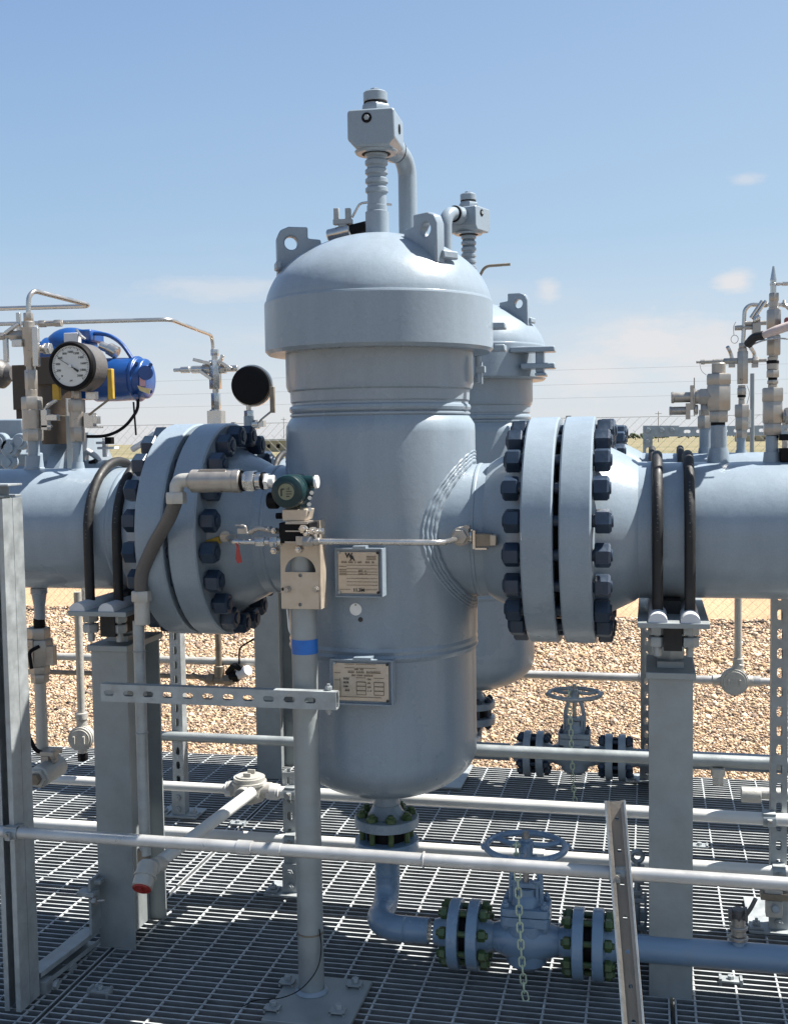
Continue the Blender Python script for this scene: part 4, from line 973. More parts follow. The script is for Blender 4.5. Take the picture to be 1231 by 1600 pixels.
b = B(); b.hexa((Xq, YC, Zq-.046), (Xq, YC, Zq-.07), .026)
o = b.build('plug', BLACK, [x for x in COL.objects if x.name.startswith('junction_box')][-1])
conduit([(Xq, YC, Zq+.055), (Xq, YC, zat(127, 925, YC))], .0115, 'thin vertical conduit left of the left support, down to a round box', GREYB, [((Xq, YC, Zq+.065), ZA, .02, 3)])

# drain assembly under the left pipe
t = thing('drain_valve', 'ball valve and pipe hanging under the left pipe beside the tall strut', 'valve', atY(63, 1240, VY+.02), 'small valves under the left pipe')
Yd = VY+.02; b = B(); vst(b, 62, Yd, [(980, 1000, 'h', 17), (998, 1040, 'h', 20), (1038, 1052, 'h', 15), (1052, 1066, 'h', 13)]); pbox(b, 44, 1000, 52, 1040, Yd-.04, .03); pbox(b, 68, 1010, 84, 1040, Yd-.02, .02); b.build('valve_body', SS, t, bevel=.001)
b = B(); vst(b, 62, Yd, [(966, 982, 'c', 9)]); b.build('collar', BLACK, t)
b = B(); ptube(b, [(62, 1010, Yd-.04), (46, 1018, Yd-.06), (50, 1045, Yd-.06)], .005, .01); b.build('handle', BLACK, t)
b = B(); vst(b, 65, Yd, [(1060, 1178, 'c', 9)]); b.build('pipe', GREYB, t)
t = thing('drain_valve', 'low brown ball valve beside the foot of the tall left strut', 'valve', atY(75, 1232, Yd), 'small valves under the left pipe')
a_, c_ = atY(60, 1215, Yd-.09), atY(92, 1195, Yd+.02); b = B(); b.cyl(a_, c_, .030, 24, ch=.004); b.hexa(a_-(c_-a_).normalized()*.008, a_+(c_-a_)*.05, .045); b.build('valve_body', GREYB, t)
b = B(); b.hexa(a_-(c_-a_).normalized()*.022, a_, .028); b.build('end_plug', BRASS, t)
b = B(); pbox(b, 56, 1175, 84, 1182, Yd-.05, .05); pbox(b, 64, 1182, 76, 1196, Yd-.04, .03); pbox(b, 80, 1170, 86, 1192, Yd-.04, .02); b.build('stem_bracket', SS, t, bevel=.001)
b = B(); ptube(b, [(70, 1178, Yd-.04), (56, 1172, Yd-.05), (45, 1150, Yd-.06)], .006, .01); b.build('handle', BLACK, t)
# tee valve over the gravel on the left
t = thing('tee_valve', 'small brown tee with lever valve over the gravel behind the left flange', 'valve', atY(360, 1070, 4.6), None); Yt = 4.6
b = B(); vst(b, 342, Yt, [(960, 1046, 'c', 5), (1040, 1058, 'c', 8)]); hst(b, 1062, Yt, [(322, 366, 'c', 7), (326, 336, 'c', 9), (352, 362, 'h', 9)]); b.build('tee', BRASS, t)
b = B(); hst(b, 1056, Yt, [(360, 374, 'h', 9)]); b.tube([atY(356, 1052, Yt), atY(366, 1040, Yt-.02), atY(380, 1046, Yt-.02)], .014, .01); b.build('valve_body', BLACK, t)
b = B(); b.cyl(atY(374, 1054, Yt), atY(388, 1047, Yt-.03), .022, 16); b.build('cap', PADW, t)
b = B(); ptube(b, [(374, 1042, Yt), (374, 1012, Yt), (404, 994, Yt)], .004, .02); b.build('lever', BLACK, t)
b = B(); b.cyl(atY(300, 1054, Yt), atY(322, 1062, Yt), .01, 12); b.build('adaptor', BRASS, t)

# tall strut at the left edge
XS = (xat(-3, 1300, 2.30)+xat(24, 1300, 2.30))/2; zt = zat(25, 778, 2.34)
t = thing('strut_post', 'tall galvanised double strut post at the left edge of the photo', 'strut post', (XS, 2.34, 0), G1)
b = B(); channel(b, (XS, 2.341, .004), (XS, 2.341, zt), XA, (0, -1, 0)); b.build('channel', GALV, t, False)
b = B(); channel(b, (XS, 2.3425, .004), (XS, 2.3425, zt), XA, (0, 1, 0), slots=0); b.build('channel', GALV, t, False)
b = B(); b.bb(XS-.0206, XS+.0206, 2.305, 2.38, zt+.002, zt+.007); b.bb(XS-.028, XS+.036, 2.30, 2.36, zt+.028, zt+.033); b.bb(XS-.006, XS+.008, 2.31, 2.35, zt+.006, zt+.028); b.build('top_bracket', GALV, t, False, bevel=.001)
b = B(); b.bb(XS-.01, XS+.03, 2.395, 2.43, .0, .03); b.hexa((XS+.045, 2.41, .02), (XS+.054, 2.41, .02), .02); b.build('foot_bracket', GALV, t, False)
X_ = xat(100, 1440, 2.55)
t = thing('floor_strut', 'short galvanised strut lying on the grating between the tall strut and left support', 'strut', (X_, 2.5, 0), None)
b = B(); channel(b, (X_-.02, 2.40, .03), (X_+.0, 2.66, .03), (0, 0, 1), (1, 0, 0)); b.build('channel', GALV, t, False)
b = B(); pbox(b, 139, 1376, 148, 1462, 2.63, .006); pbox(b, 139, 1376, 157, 1382, 2.63, .03); pbox(b, 120, 1395, 146, 1402, 2.60, .03); pbox(b, 139, 1376, 143, 1462, 2.61, .05); b.build('angle_bracket', GALV, t, False, bevel=.001)
b = B(); b.cyl(atY(142, 1408, 2.60), atY(164, 1407, 2.61), .004, 8); b.hexa(atY(146, 1408, 2.60), atY(152, 1408, 2.60), .018); b.build('bolt', SS, t)

# leaning brown-faced strut on the right
T0 = atY(961, 1252, 2.345); T1 = atY(993, 1640, 2.17); dd = (T1-T0).normalized(); T2 = T0+dd*((0.0-T0.z)/dd.z)
fz = V(0, -1, 0); fz = (fz-dd*fz.dot(dd)).normalized(); wd = dd.cross(fz).normalized()
t = thing('leaning_strut', 'leaning strut with small round holes in front of the right drain flange', 'strut', (T2.x, T2.y, 0), None)
b = B(); channel(b, T0, T2, wd, fz, w=.041, d=.021, lip=.007, slots=1, round_=True, sl_w=.0085, pitch=.0635, s0=.035); b.build('channel', WOODS, t, False)
b = B(); m_ = T0+dd*.135; b.box(m_+fz*.004, (.012, .030, .006), (dd, wd, fz)); b.build('spring_nut', GALV, t, False)
b = B()
for s in (-1, 1): b.box((T0+T2)/2+wd*s*.0193+fz*.022, ((T2-T0).length, .0036, .0012), (dd, wd, fz))
b.build('bright_lip', GALV, t, False)

# hardware behind the leaning strut
t = thing('bracket_hardware', 'cluster of small bolts, eye nut and clamps between leaning strut and right support', 'bracket', atZ(1000, 1490, 0), None); Yh = 2.80
b = B(); c = atY(995, 1338, Yh); b.loop([c+V(.013*cos(a), 0, .013*sin(a)) for a in [2*pi*k/20 for k in range(20)]], .006, 8); b.cyl(c-V(0, 0, .012), atY(995, 1470, Yh), .008, 10); b.build('eye_bolt', GALV, t)
b = B()
for (x0, y0, x1, y1) in ((984, 1355, 1006, 1380), (988, 1392, 1003, 1400), (983, 1404, 1008, 1412), (1000, 1425, 1011, 1440), (986, 1446, 1008, 1455)): pbox(b, x0, y0, x1, y1, Yh-.012, .024)
b.build('clamp_plates', GALV, t, False, bevel=.002)
b = B(); pbox(b, 982, 1385, 987, 1478, Yh, .02); pbox(b, 1006, 1400, 1010, 1478, Yh-.02, .02); b.build('bracket_legs', GALVP, t, False)
b = B(); b.hexa(atY(1020, 1463, 2.70), atY(1026, 1463, 2.69), .016); b.build('bolt', GALV, t)
# small valve standing on the drain pipe at the right
t = thing('sample_valve', 'little dark lever valve standing on the blue drain pipe at the right', 'valve', atY(1153, 1485, DY), None)
b = B(); vst(b, 1153, DY, [(1462, 1492, 'k', 9, 13)]); b.build('nipple', BLUEP, t)
b = B(); vst(b, 1153, DY, [(1432, 1462, 'c', 11), (1446, 1452, 'c', 14), (1462, 1468, 'c', 15)]); b.build('body', SS, t)
b = B(); vst(b, 1153, DY, [(1420, 1436, 'h', 11)]); pbox(b, 1138, 1425, 1143, 1440, DY-.02, .03); pbox(b, 1163, 1425, 1168, 1440, DY-.02, .03); ptube(b, [(1160, 1436, DY-.01), (1172, 1420, DY-.02), (1180, 1404, DY-.02)], .005, .01); b.build('lever', FLEX, t)
# yellow-tagged clamp at right
t = thing('floor_clamp', 'galvanised bracket with brown strap on the floor at the right edge', 'bracket', atZ(1205, 1440, 0), None); Yk = 3.03
b = B(); pbox(b, 1194, 1386, 1222, 1398, Yk, .03); pbox(b, 1196, 1408, 1222, 1434, Yk, .03); b.build('bracket', GREYB, t, bevel=.002)
b = B(); pbox(b, 1188, 1398, 1236, 1408, Yk-.004, .034); b.build('strap', BRASS, t, bevel=.001)
b = B(); b.cyl(atY(1211, 1421, Yk), atY(1211, 1421, Yk-.01), .011, 16); b.hexa(atY(1211, 1421, Yk-.01), atY(1211, 1421, Yk-.02), .016); b.build('bolt', GALV, t)
b = B(); a_ = atZ(1196, 1436, 0); b.bb(a_.x-.05, a_.x+.14, a_.y-.02, a_.y+.12, .004, .010); b.build('floor_plate', GALV, t, False, bevel=.001)
# pipe end lying at the back right
t = thing('pipe_stub', 'short dark pipe stub lying on the grating behind the tall slotted right post', 'pipe', atZ(1180, 1258, 0), None); Ys = 3.75
b = B(); hst(b, 1242, Ys, [(1157, 1188, 'c', 12)]); b.build('cap', GREYB, t)
b = B(); hst(b, 1242, Ys, [(1186, 1290, 'c', 9)]); b.build('tube', GREYB, t)

# ================= slotted channel across the left =================
Yc = 2.435; zc = zat(340, 1089, Yc); xa, xb_ = xat(158, 1089, Yc), xat(525, 1089, Yc)
t = thing('slotted_channel', 'horizontal galvanised slotted channel clamped to the instrument pole', 'strut channel', ((xa+xb_)/2, Yc, zc-.02), None)
b = B(); channel(b, (xa, Yc, zc), (xb_, Yc, zc), ZA, (0, 1, 0), d=.0215, slots=1, sl_len=.0265, sl_w=.0135, pitch=.0492, s0=.0215); b.build('channel', GALV, t, False)
b = B(); b.cyl((xb_-.022, Yc+.018, zc-.035), (xb_-.022, Yc+.018, zc+.035), .004, 8)
for s in (-1, 1): b.hexa((xb_-.022, Yc+.018, zc+s*.026-.004), (xb_-.022, Yc+.018, zc+s*.026+.004), .014)
b.build('clamp_bolt', GALV, t)
b = B(); b.bb(xb_-.06, xb_-.0, Yc+.022, Yc+.026, zc-.018, zc+.018); b.build('back_plate', GALV, t, False)

# ================= instrument pole =================
PX, PY = xat(481, 1250, 2.514), 2.514
t = thing('instrument_stand', 'round grey pole with blue tape band and bolted floor plate, centre left', 'instrument stand', (PX, PY, 0), None)
zt = zat(475, 838, PY)
b = B(); b.cyl((PX, PY, .012), (PX, PY, zt), .0302, 40); b.build('pole', GALVP, t)
b = B(); b.lathe((PX, PY, .012), ZA, [(0, .040), (.003, .0385), (.008, .0315)], 32, False); b.build('weld', WELD, t)
b = B(); b.lathe((PX, PY, zat(487, 1457, PY)), ZA, [(0, .0303), (.0005, .0315), (.004, .0315), (.0045, .0303)], 32, False); b.build('band', BRASS, t)
b = B(); z0, z1 = zat(480, 1024, PY-.03), zat(480, 1001, PY-.03); b.lathe((PX, PY, z0), ZA, [(0, .0303), (.0002, .0308), (z1-z0-.0002, .0308), (z1-z0, .0303)], 40, False); b.build('tape_band', TAPE, t)
f0, f1, k0 = atZ(409, 1592, .01), atZ(548, 1594, .01), atZ(562, 1531, .01)
b = B(); b.bb(f0.x, f1.x+.004, f0.y-.004, k0.y, .001, .011); b.build('base_plate', GALVP, t, False, bevel=.0015)
for i, (px, py) in enumerate(((426, 1578), (449, 1537), (528, 1583), (554, 1541))):
    p = atZ(px, py, .012); b = B(); b.box(p+V(0, 0, .006), (.036, .026, .004)); b.box(p+V(-.016, 0, .002), (.004, .026, .01)); b.box(p+V(.016, 0, .002), (.004, .026, .01)); b.hexa(p+V(0, .006, .008), p+V(0, .006, .018), .016); b.build('hold_down_clip', GALV, t, False)
b = B(); ptube(b, [(499, 1452, PY-.02), (503, 1478, PY-.02), (498, 1515, PY-.03), (470, 1548, PY-.05), (438, 1561, PY-.07), (398, 1562, PY-.07), (378, 1573, PY-.09)], .0013, .04, 6); b.build('thin_wire', BLACK, t)
# transmitter bracket plate
Yb = PY-.036
def P2(x, y): return (x*.0014616, y*.0014616)
sB = mpp(atY(472, 880, Yb)); o0 = atY(440, 951, Yb)
def pp(px, py): return ((px-440)*sB, (951-py)*sB)
half = [(pp(472, 893)[0]+25*sB*cos(a), pp(472, 893)[1]+25*sB*sin(a)) for a in [pi*k/16 for k in range(17)]]
b = B(); b.prism([pp(440, 951), pp(503, 951), pp(501, 812), pp(470, 812), pp(440, 852)], o0, XA, ZA, -.003, [half, circ(*pp(472, 898), 3.2*sB, 12), circ(*pp(471, 944), 3.2*sB, 12), ]); 
b.bb(o0.x+62*sB, o0.x+65*sB, Yb+.000, Yb+.045, o0.z, o0.z+139*sB); b.build('bracket_plate', PLATE, t, False)
for px in (449, 494):
    p = atY(px, 921, Yb-.003); b = B(); b.cyl(p, p-V(0, .004, 0), .0075, 16); b.hexa(p-V(0, .003, 0), p-V(0, .009, 0), .010); b.build('bolt', SS, t)
b = B(); P = [(PX+.038*cos(a), PY+.038*sin(a), zat(472, 921, Yb)) for a in [pi*k/12 for k in range(13)]]; P = [(PX+.038, Yb, P[0][2])]+P+[(PX-.038, Yb, P[0][2])]; b.tube(P, .004, 0, 8); b.build('pole_u_bolt', SS, t)
b = B(); ptube(b, [(449, 952, PY), (452, 985, PY-.01), (455, 990, PY)], .0022, .01); b.build('cable_tie', WHT, t)

# ================= pressure transmitter =================
Yt = 2.40
t = thing('pressure_transmitter', 'dark green pressure transmitter with round lcd window on top of the pole bracket', 'transmitter', atY(462, 850, Yt), None)
cf = atY(450, 768, Yt); s = mpp(cf)
b = B(); b.lathe(cf-V(0, .012, 0), (0, 1, 0), [(0, 15*s), (.001, 20*s), (.005, 25*s), (.010, 26.5*s), (.030, 26.5*s), (.032, 24*s), (.040, 24*s), (.042, 26*s), (.088, 26*s), (.093, 22*s)], 40)
b.bb(cf.x-10*s, cf.x+14*s, Yt+.025, Yt+.075, cf.z-36*s, cf.z-15*s); b.build('housing', GREENT, t, ang=30)
b = B(); b.lathe(cf-V(0, .0125, 0), (0, 1, 0), [(-.0006, 15.5*s), (-.0012, 15*s), (-.0006, 13*s), (.001, 13*s)], 32, False); b.build('window_ring', GREENT, t)
b = B(); b.cyl(cf-V(0, .0122, 0), cf-V(0, .0128, 0), 13.2*s, 32); w_ = b.build('display', LCD, t)
b = B(); 
for (x, y, ww, hh) in ((-8, 3, 5, 2.2), (-9, -7, 2.5, 11), (0, 0, 9, 1.2), (0, -4, 9, 1.2), (0, -8, 5.5, 1.6), (4, 3, 1, 4), (0, 4, 4, .8)): b.bb(cf.x+x*s, cf.x+(x+ww)*s, Yt-.0136, Yt-.0127, cf.z+y*s, cf.z+(y+hh)*s)
b.build('display_digits', INK, w_, False)
b = B(); hst(b, 753, Yt+.05, [(470, 492, 'c', 10)]); b.build('entry_boss', GREENT, t)
b = B(); hst(b, 753, Yt+.05, [(492, 497, 'c', 10.5)]); b.build('end_plug', WHT, t)
b = B(); b.cyl(atY(436, 782, Yt+.055), atY(419, 782, Yt+.055), .019, 20, ch=.003); b.build('terminal_cap', BLACK, t)
b = B()
for px, py in ((484, 778), (483, 788), (487, 770), (484, 796)): b.hexa(atY(px, py, Yt+.03), atY(px, py, Yt+.018), .009)
b.build('cover_screws', SSB, t)
b = B(); ol = [(-21*s, 0), (17*s, 0), (21*s, 18*s), (-21*s, 18*s)]; b.prism(ol, atY(461, 814, Yt+.01), XA, ZA, -.055); b.build('neck_block', PLATE, t, bevel=.002)
b = B(); hst(b, 806, Yt+.03, [(432, 441, 'h', 5)]); b.build('neck_screw', BLACK, t)
b = B(); pbox(b, 436, 817, 484, 849, Yt+.005, .06); b.build('sensor_block', BLACK, t, bevel=.002)
b = B(); pbox(b, 446, 815, 480, 819, Yt-.002, .05); pbox(b, 446, 829, 472, 831, Yt+.001, .05); pbox(b, 445, 846, 468, 849, Yt+.0, .05); b.build('flange_plate', SS, t, False)
# manifold fittings either side
mf = thing('valve_manifold', 'stainless valve manifold with small knobs below the green transmitter', 'valve manifold', atY(470, 856, Yt), None)
b = B(); pbox(b, 462, 838, 486, 852, Yt-.006, .05); hst(b, 846, Yt+.0, [(474, 490, 'h', 8), (486, 500, 'c', 6)]); b.build('body', SS, mf, bevel=.002)
for px, py, r in ((476, 826, 8), (489, 829, 6), (497, 830, 5), (481, 834, 6), (468, 858, 6), (430, 829, 5), (430, 860, 6), (421, 826, 4)):
    b = B(); p = atY(px, py, Yt+.01); b.hexa(p+V(0, .01, 0), p-V(0, .012, 0), r*1.7*s); b.cyl(p-V(0, .012, 0), p-V(0, .020, 0), r*.55*s, 12, ch=.001); b.build('knob', SSB, mf)
b = B(); hst(b, 830, Yt+.02, [(484, 504, 'c', 4), (500, 506, 'h', 5)]); hst(b, 846, Yt+.01, [(400, 414, 'h', 7.5), (414, 424, 'c', 6), (422, 434, 'h', 8.5), (434, 440, 'c', 8)]); b.each('fitting', SSB, mf)
b = B(); ptube(b, [(438, 830, Yt+.02), (418, 828, Yt), (404, 824, Yt-.01), (392, 832, Yt)], .006, .01); ptube(b, [(392, 832, Yt), (386, 835, Yt), (384, 822, Yt), (368, 820, Yt)], .0028, .006); pbox(b, 371, 826, 384, 834, Yt, .015); b.build('side_valve', SS, mf)

tb = thing('impulse_tube', 'thin stainless tube running right across the vessel to a small valve', 'tubing', atY(600, 850, Yt), 'stainless impulse tubes')
Yn = VY-RP-.03
b = B(); b.tube([atY(497, 846, Yt), atY(640, 847.5, Yt), atY(694, 848, Yt+.01), atY(715, 842, Yn)], .0066, .03, 14); b.build('tube', SSB, tb)
tb2 = thing('impulse_tube', 'thin stainless tube stub left of the transmitter ending in a bend', 'tubing', atY(385, 850, Yt), 'stainless impulse tubes')
b = B(); b.tube([atY(402, 846.5, Yt+.01), atY(366, 847, Yt+.01), atY(356, 840, Yn)], .0066, .02, 12); b.build('tube', SSB, tb2)
v = thing('root_valve', 'small stainless valve with yellowish handle on the right nozzle', 'valve', atY(735, 860, Yn), 'root valves on the nozzles')
p = atY(720, 838, Yn-.01); s = mpp(p)
b = B(); b.cyl(p+V(0, .03, 0), p-V(0, .012, 0), 15*s, 20, ch=.002); b.hexa(p-V(0, .010, 0), p-V(0, .024, 0), 22*s); b.box(p+V(5*s, .0, 10*s), (16*s, .02, 8*s)); b.box(p+V(10*s, .0, 15*s), (10*s, .02, 5*s)); b.build('body', SS, v, bevel=.001)
b = B(); hst(b, 838, Yn, [(722, 733, 'h', 11), (733, 739, 'c', 12)]); pbox(b, 738, 829, 742, 858, Yn-.015, .03); pbox(b, 742, 856, 760, 859, Yn-.01, .02); b.build('stem_plate', SSB, v)
b = B(); pbox(b, 742, 834, 768, 854, Yn-.012, .022); b.build('handle', BRASS, v, bevel=.002)
b = B(); pbox(b, 765, 836, 775, 853, Yn-.015, .026); b.build('handle_tip', PLATE, v, bevel=.002)
v = thing('root_valve', 'yellow handled valve on the left nozzle with a red tag', 'valve', atY(350, 860, Yn), 'root valves on the nozzles')
b = B(); b.cyl(atY(352, 838, Yn+.03), atY(352, 838, Yn-.01), 9*s, 16); b.build('body', SS, v)
b = B(); b.box(atY(332, 847, Yn-.02), (27*s, .012, 12*s), ((V(1, 0, .28)).normalized(), YA, V(-.28, 0, 1).normalized())); b.build('handle', YEL, v, bevel=.002)
b = B(); b.box(atY(357, 839, Yn-.02), (28*s, .004, 8*s)); b.build('handle_arm', SS, v)
b = B(); p = atY(372, 866, Yt); b.prism([(-.002, .022), (.001, .024), (.009, -.018), (-.002, -.021), (-.006, -.01)], p, XA, ZA, -.002); ptube(b, [(369, 848, Yt), (372, 858, Yt)], .0015, 0); b.build('red_tag', RED, v, False)

# ================= flexible conduit and its fittings =================
t = thing('flexible_conduit', 'grey flexible conduit with silver fittings from the green transmitter to a vertical pipe', 'conduit', atY(222, 975, 2.5), None)
Yf = 2.44; Yv = 2.56
b = B(); b.tube([atY(222, 932, Yv), atY(220, 898, Yv-.01), atY(240, 852, 2.53), atY(266, 808, 2.47), atY(275, 782, Yf)], .0165, .07, 18, 8); b.build('jacket', FLEX, t)
b = B(); vst(b, 276, Yf, [(769, 787, 'h', 15)]); b.tube([atY(276, 772, Yf), atY(277, 751, Yf), atY(300, 750, Yf)], .0165, .03, 18); b.build('elbow', GREYB, t)
b = B(); hst(b, 751.5, Yf, [(295, 301, 'c', 13), (300, 368, 'c', 18), (366, 378, 'c', 19)]); s = mpp(atY(330, 750, Yf)); b.box(atY(335, 738, Yf), (44*s, .028, 10*s)); b.build('conduit_body', SS, t)
b = B(); hst(b, 751.5, Yf, [(378, 383, 'c', 16), (409, 415, 'c', 14)]); b.each('gasket', BLACK, t)
b = B(); hst(b, 751.5, Yf, [(382, 388, 'c', 15), (387, 400, 'h', 17), (400, 410, 'c', 13)]); b.build('union', SSB, t)
b = B(); hst(b, 752, Yf, [(414, 421, 'h', 13), (420, 430, 'c', 10)]); b.build('bushing', WHT, t)
b = B(); vst(b, 222, Yv, [(923, 940, 'h', 14.5), (938, 976, 'c', 12)]); b.build('lower_connector', GREYB, t)
Xv = xat(222, 1150, Yv)
vc = conduit([(Xv, Yv, zat(222, 1335, Yv)), (Xv, Yv, zat(222, 970, Yv))], .0142, 'vertical conduit in front of the left support, above the red plugged fitting', GALV, [((Xv, Yv, zat(222, 1018, Yv)), ZA, .004, 1), ((Xv, Yv, zat(222, 1145, Yv)), ZA, .004, 1)])
b = B(); vst(b, 224, Yv, [(1326, 1350, 'c', 9)]); b.build('nipple', BRASS, vc)
t = thing('seal_fitting', 'pale conduit fitting with a red round plug facing down', 'conduit fitting', atY(225, 1400, 2.5), None)
a_ = atY(233, 1348, 2.565); c_ = atY(222, 1388, 2.515); d_ = (c_-a_).normalized()
b = B(); b.cyl(a_, c_, .0255, 28, ch=.003); b.lathe(a_+d_*.034, d_, [(0, .026), (.001, .029), (.006, .029), (.007, .026)], 28, False); b.cyl(a_+V(.01, 0, -.01), atY(250, 1350, 2.63), .021, 20); b.build('body', GREYB, t)
b = B(); b.cyl(c_, c_+d_*.002, .0235, 28); b.loop([c_+d_*.002+(frame(d_)[1]*cos(a)+frame(d_)[2]*sin(a))*.020 for a in [2*pi*k/24 for k in range(24)]], .0022, 6); b.box(c_+d_*.004, (.006, .028, .006), frame(d_)[1:]+(d_,)); b.build('red_plug', RED, t)
conduit([atY(394, 1238, 3.00), atY(246, 1350, 2.62)], .0165, 'pale conduit running toward the camera from the round junction box to the red plugged fitting', CONDW)

# ================= instruments on the left pipe =================
Y = VY
t = thing('block_valve', 'stainless block valve with tubing on top of the left pipe, left of the dial gauge', 'valve', atY(52, 690, Y), 'instrument valves')
b = B(); vst(b, 51, Y, [(620, 642, 'h', 15), (640, 671, 'c', 15.5), (669, 689, 'h', 14.5), (608, 622, 'c', 9)]); b.build('body', SS, t)
b = B(); vst(b, 49, Y, [(578, 609, 'h', 9), (568, 580, 'c', 7)]); b.build('union', SS, t)
b = B(); vst(b, 46, Y, [(512, 572, 'k', 12, 8), (502, 514, 'c', 9)]); hst(b, 525, Y, [(8, 20, 'c', 5), (18, 40, 'h', 8), (-2, 10, 'h', 6)]); b.build('upper_valve', SS, t)
b = B(); b.box(atY(57, 542, Y-.02), (.018, .012, .105)); b.build('lever', SSB, t, bevel=.002)
b = B(); b.box(atY(20, 513, Y-.01), (.05, .012, .010), ((V(1, 0, .6)).normalized(), YA, V(-.6, 0, 1).normalized())); b.box(atY(30, 503, Y+.03), (.012, .01, .05)); b.box(atY(10, 546, Y), (.014, .01, .07)); b.box(atY(28, 536, Y-.02), (.03, .012, .02)); hst(b, 545, Y, [(62, 76, 'c', 6), (70, 80, 'h', 9)]); b.each('side_handle', SSB, t, bevel=.002)
b = B(); pbox(b, 64, 640, 74, 672, Y-.01, .02); pbox(b, 72, 648, 89, 657, Y-.012, .02); b.tube([atY(66, 645, Y), atY(76, 633, Y), atY(90, 624, Y)], .005, .01); pbox(b, 64, 664, 80, 668, Y-.01, .01); b.build('stem_bracket', SSB, t, bevel=.001)
b = B(); pbox(b, 82, 600, 93, 625, Y-.005, .012); b.build('yellow_grip', YEL, t, bevel=.002)
b = B(); vst(b, 45, Y, [(489, 503, 'h', 7)]); b.build('tube_nut', SS, t)
tt = thing('tubing', 'bent stainless tubing rising from the left block valve and pointing right', 'tubing', atY(45, 490, Y), 'thin stainless tubing')
b = B(); b.tube([atY(45, 492, Y), atY(45, 452, Y), atY(146, 478, Y+.25), atY(-30, 483, Y+.28)], .0066, .035, 12); b.build('tube', SSB, tt)
tt = thing('tubing', 'long level stainless tubing above the blue actuator, bending down behind the left flange', 'tubing', atY(300, 560, 4.1), 'thin stainless tubing')
b = B(); b.tube([atY(-30, 507, 3.6), atY(266, 499, 3.7), atY(332, 524, VY2), atY(334, 562, VY2)], .0072, .04, 12)
b.build('tube', SSB, tt)
b = B(); hst(b, 505.5, 3.6, [(62, 72, 'h', 5.5), (71, 87, 'c', 4.5), (86, 97, 'h', 5.5)]); b.build('union', SS, tt)

t = thing('pressure_gauge', 'round black pressure gauge with pale dial and black needle, above the left pipe', 'gauge', atY(121, 640, Y), 'pressure gauges')
gc = atY(112, 572, Y-.05); s = mpp(gc); gr = 31*s
b = B(); b.lathe(gc, YA, [(-.004, gr*1.02), (-.008, gr*1.06), (-.008, gr*1.16), (-.003, gr*1.24), (.012, gr*1.25), (.014, gr*1.2), (.085, gr*1.2), (.09, gr*1.12), (.0905, .01)], 56, False); b.build('case', BLACK, t, ang=30)
b = B(); b.lathe(gc+V(0, .0145, 0), YA, [(0, gr*1.201), (0.0005, gr*1.215), (.068, gr*1.215), (.0685, gr*1.201)], 56, False); b.build('case_band', FLEX, t)
b = B(); b.cyl(gc-V(0, .003, 0), gc+V(0, .002, 0), gr*1.03, 48); dl = b.build('dial', DIAL, t)
yd = gc.y-.0035
for k in range(11):
    a = radians(225-27*k); text(str(200*k), .0085 if k else .009, (gc.x+gr*.70*cos(a), yd, gc.z+gr*.70*sin(a)), XA, ZA, INK, dl)
b = B()
for k in range(51):
    a = radians(225-5.4*k); r0 = gr*(.84 if k % 5 == 0 else .9); d_ = V(cos(a), 0, sin(a)); b.box(gc+d_*(r0+gr*.97)/2-V(0, .0033, 0), (gr*.97-r0, .0008, .0009 if k % 5 else .0014), (d_, YA, V(-sin(a), 0, cos(a))))
b.build('scale_marks', INK, dl, False)
text('psi', .007, (gc.x, yd, gc.z-gr*.72), XA, ZA, INK, dl)
a = radians(148); d_ = V(cos(a), 0, sin(a)); n_ = V(-sin(a), 0, cos(a))
b = B(); b.prism([(-.5*gr, -.0022), (-.5*gr, .0022), (-.1*gr, .0008), (.8*gr, .0004), (.8*gr, -.0004), (-.1*gr, -.0008)], gc-V(0, .006, 0), d_, n_, .001); b.prism([(-.52*gr, -.003), (-.52*gr, .003), (-.25*gr, .0022), (-.25*gr, -.0022)], gc-V(0, .0065, 0), d_, n_, .0015); b.build('needle', INK, t, False)
b = B(); b.cyl(gc-V(0, .0085, 0), gc-V(0, .004, 0), .0045, 14); b.build('needle_hub', PADW, t)
# parts under the gauge
b = B(); vst(b, 121, Y, [(608, 627, 'h', 7), (624, 645, 'h', 12), (642, 668, 'c', 11.5), (666, 690, 'h', 10.5)]); b.build('root_valve_body', SS, t)
b = B(); pbox(b, 104, 622, 112, 650, Y-.01, .03); pbox(b, 131, 645, 146, 668, Y-.01, .02); pbox(b, 145, 650, 152, 662, Y-.012, .022); pbox(b, 134, 612, 149, 624, Y+.01, .02); pbox(b, 136, 666, 160, 669, Y-.01, .008); b.each('valve_bracket', SSB, t, bevel=.001)
b = B(); ptube(b, [(140, 648, Y-.01), (150, 640, Y-.015), (171, 624, Y-.02), (171, 612, Y-.02)], .0032, .01, 8); b.build('lever_rod', BRASS, t)
b = B(); pbox(b, 168, 576, 176, 624, Y-.03, .014); b.build('yellow_grip', YEL, t, bevel=.0025)
t = thing('stanchion', 'slim pale grey stanchion standing behind the dial gauge valve', 'stanchion', atY(108, 735, Y+.08), None)
b = B(); pbox(b, 104, 622, 113, 735, Y+.08, .02); b.build('bar', GALVP, t, bevel=.001)

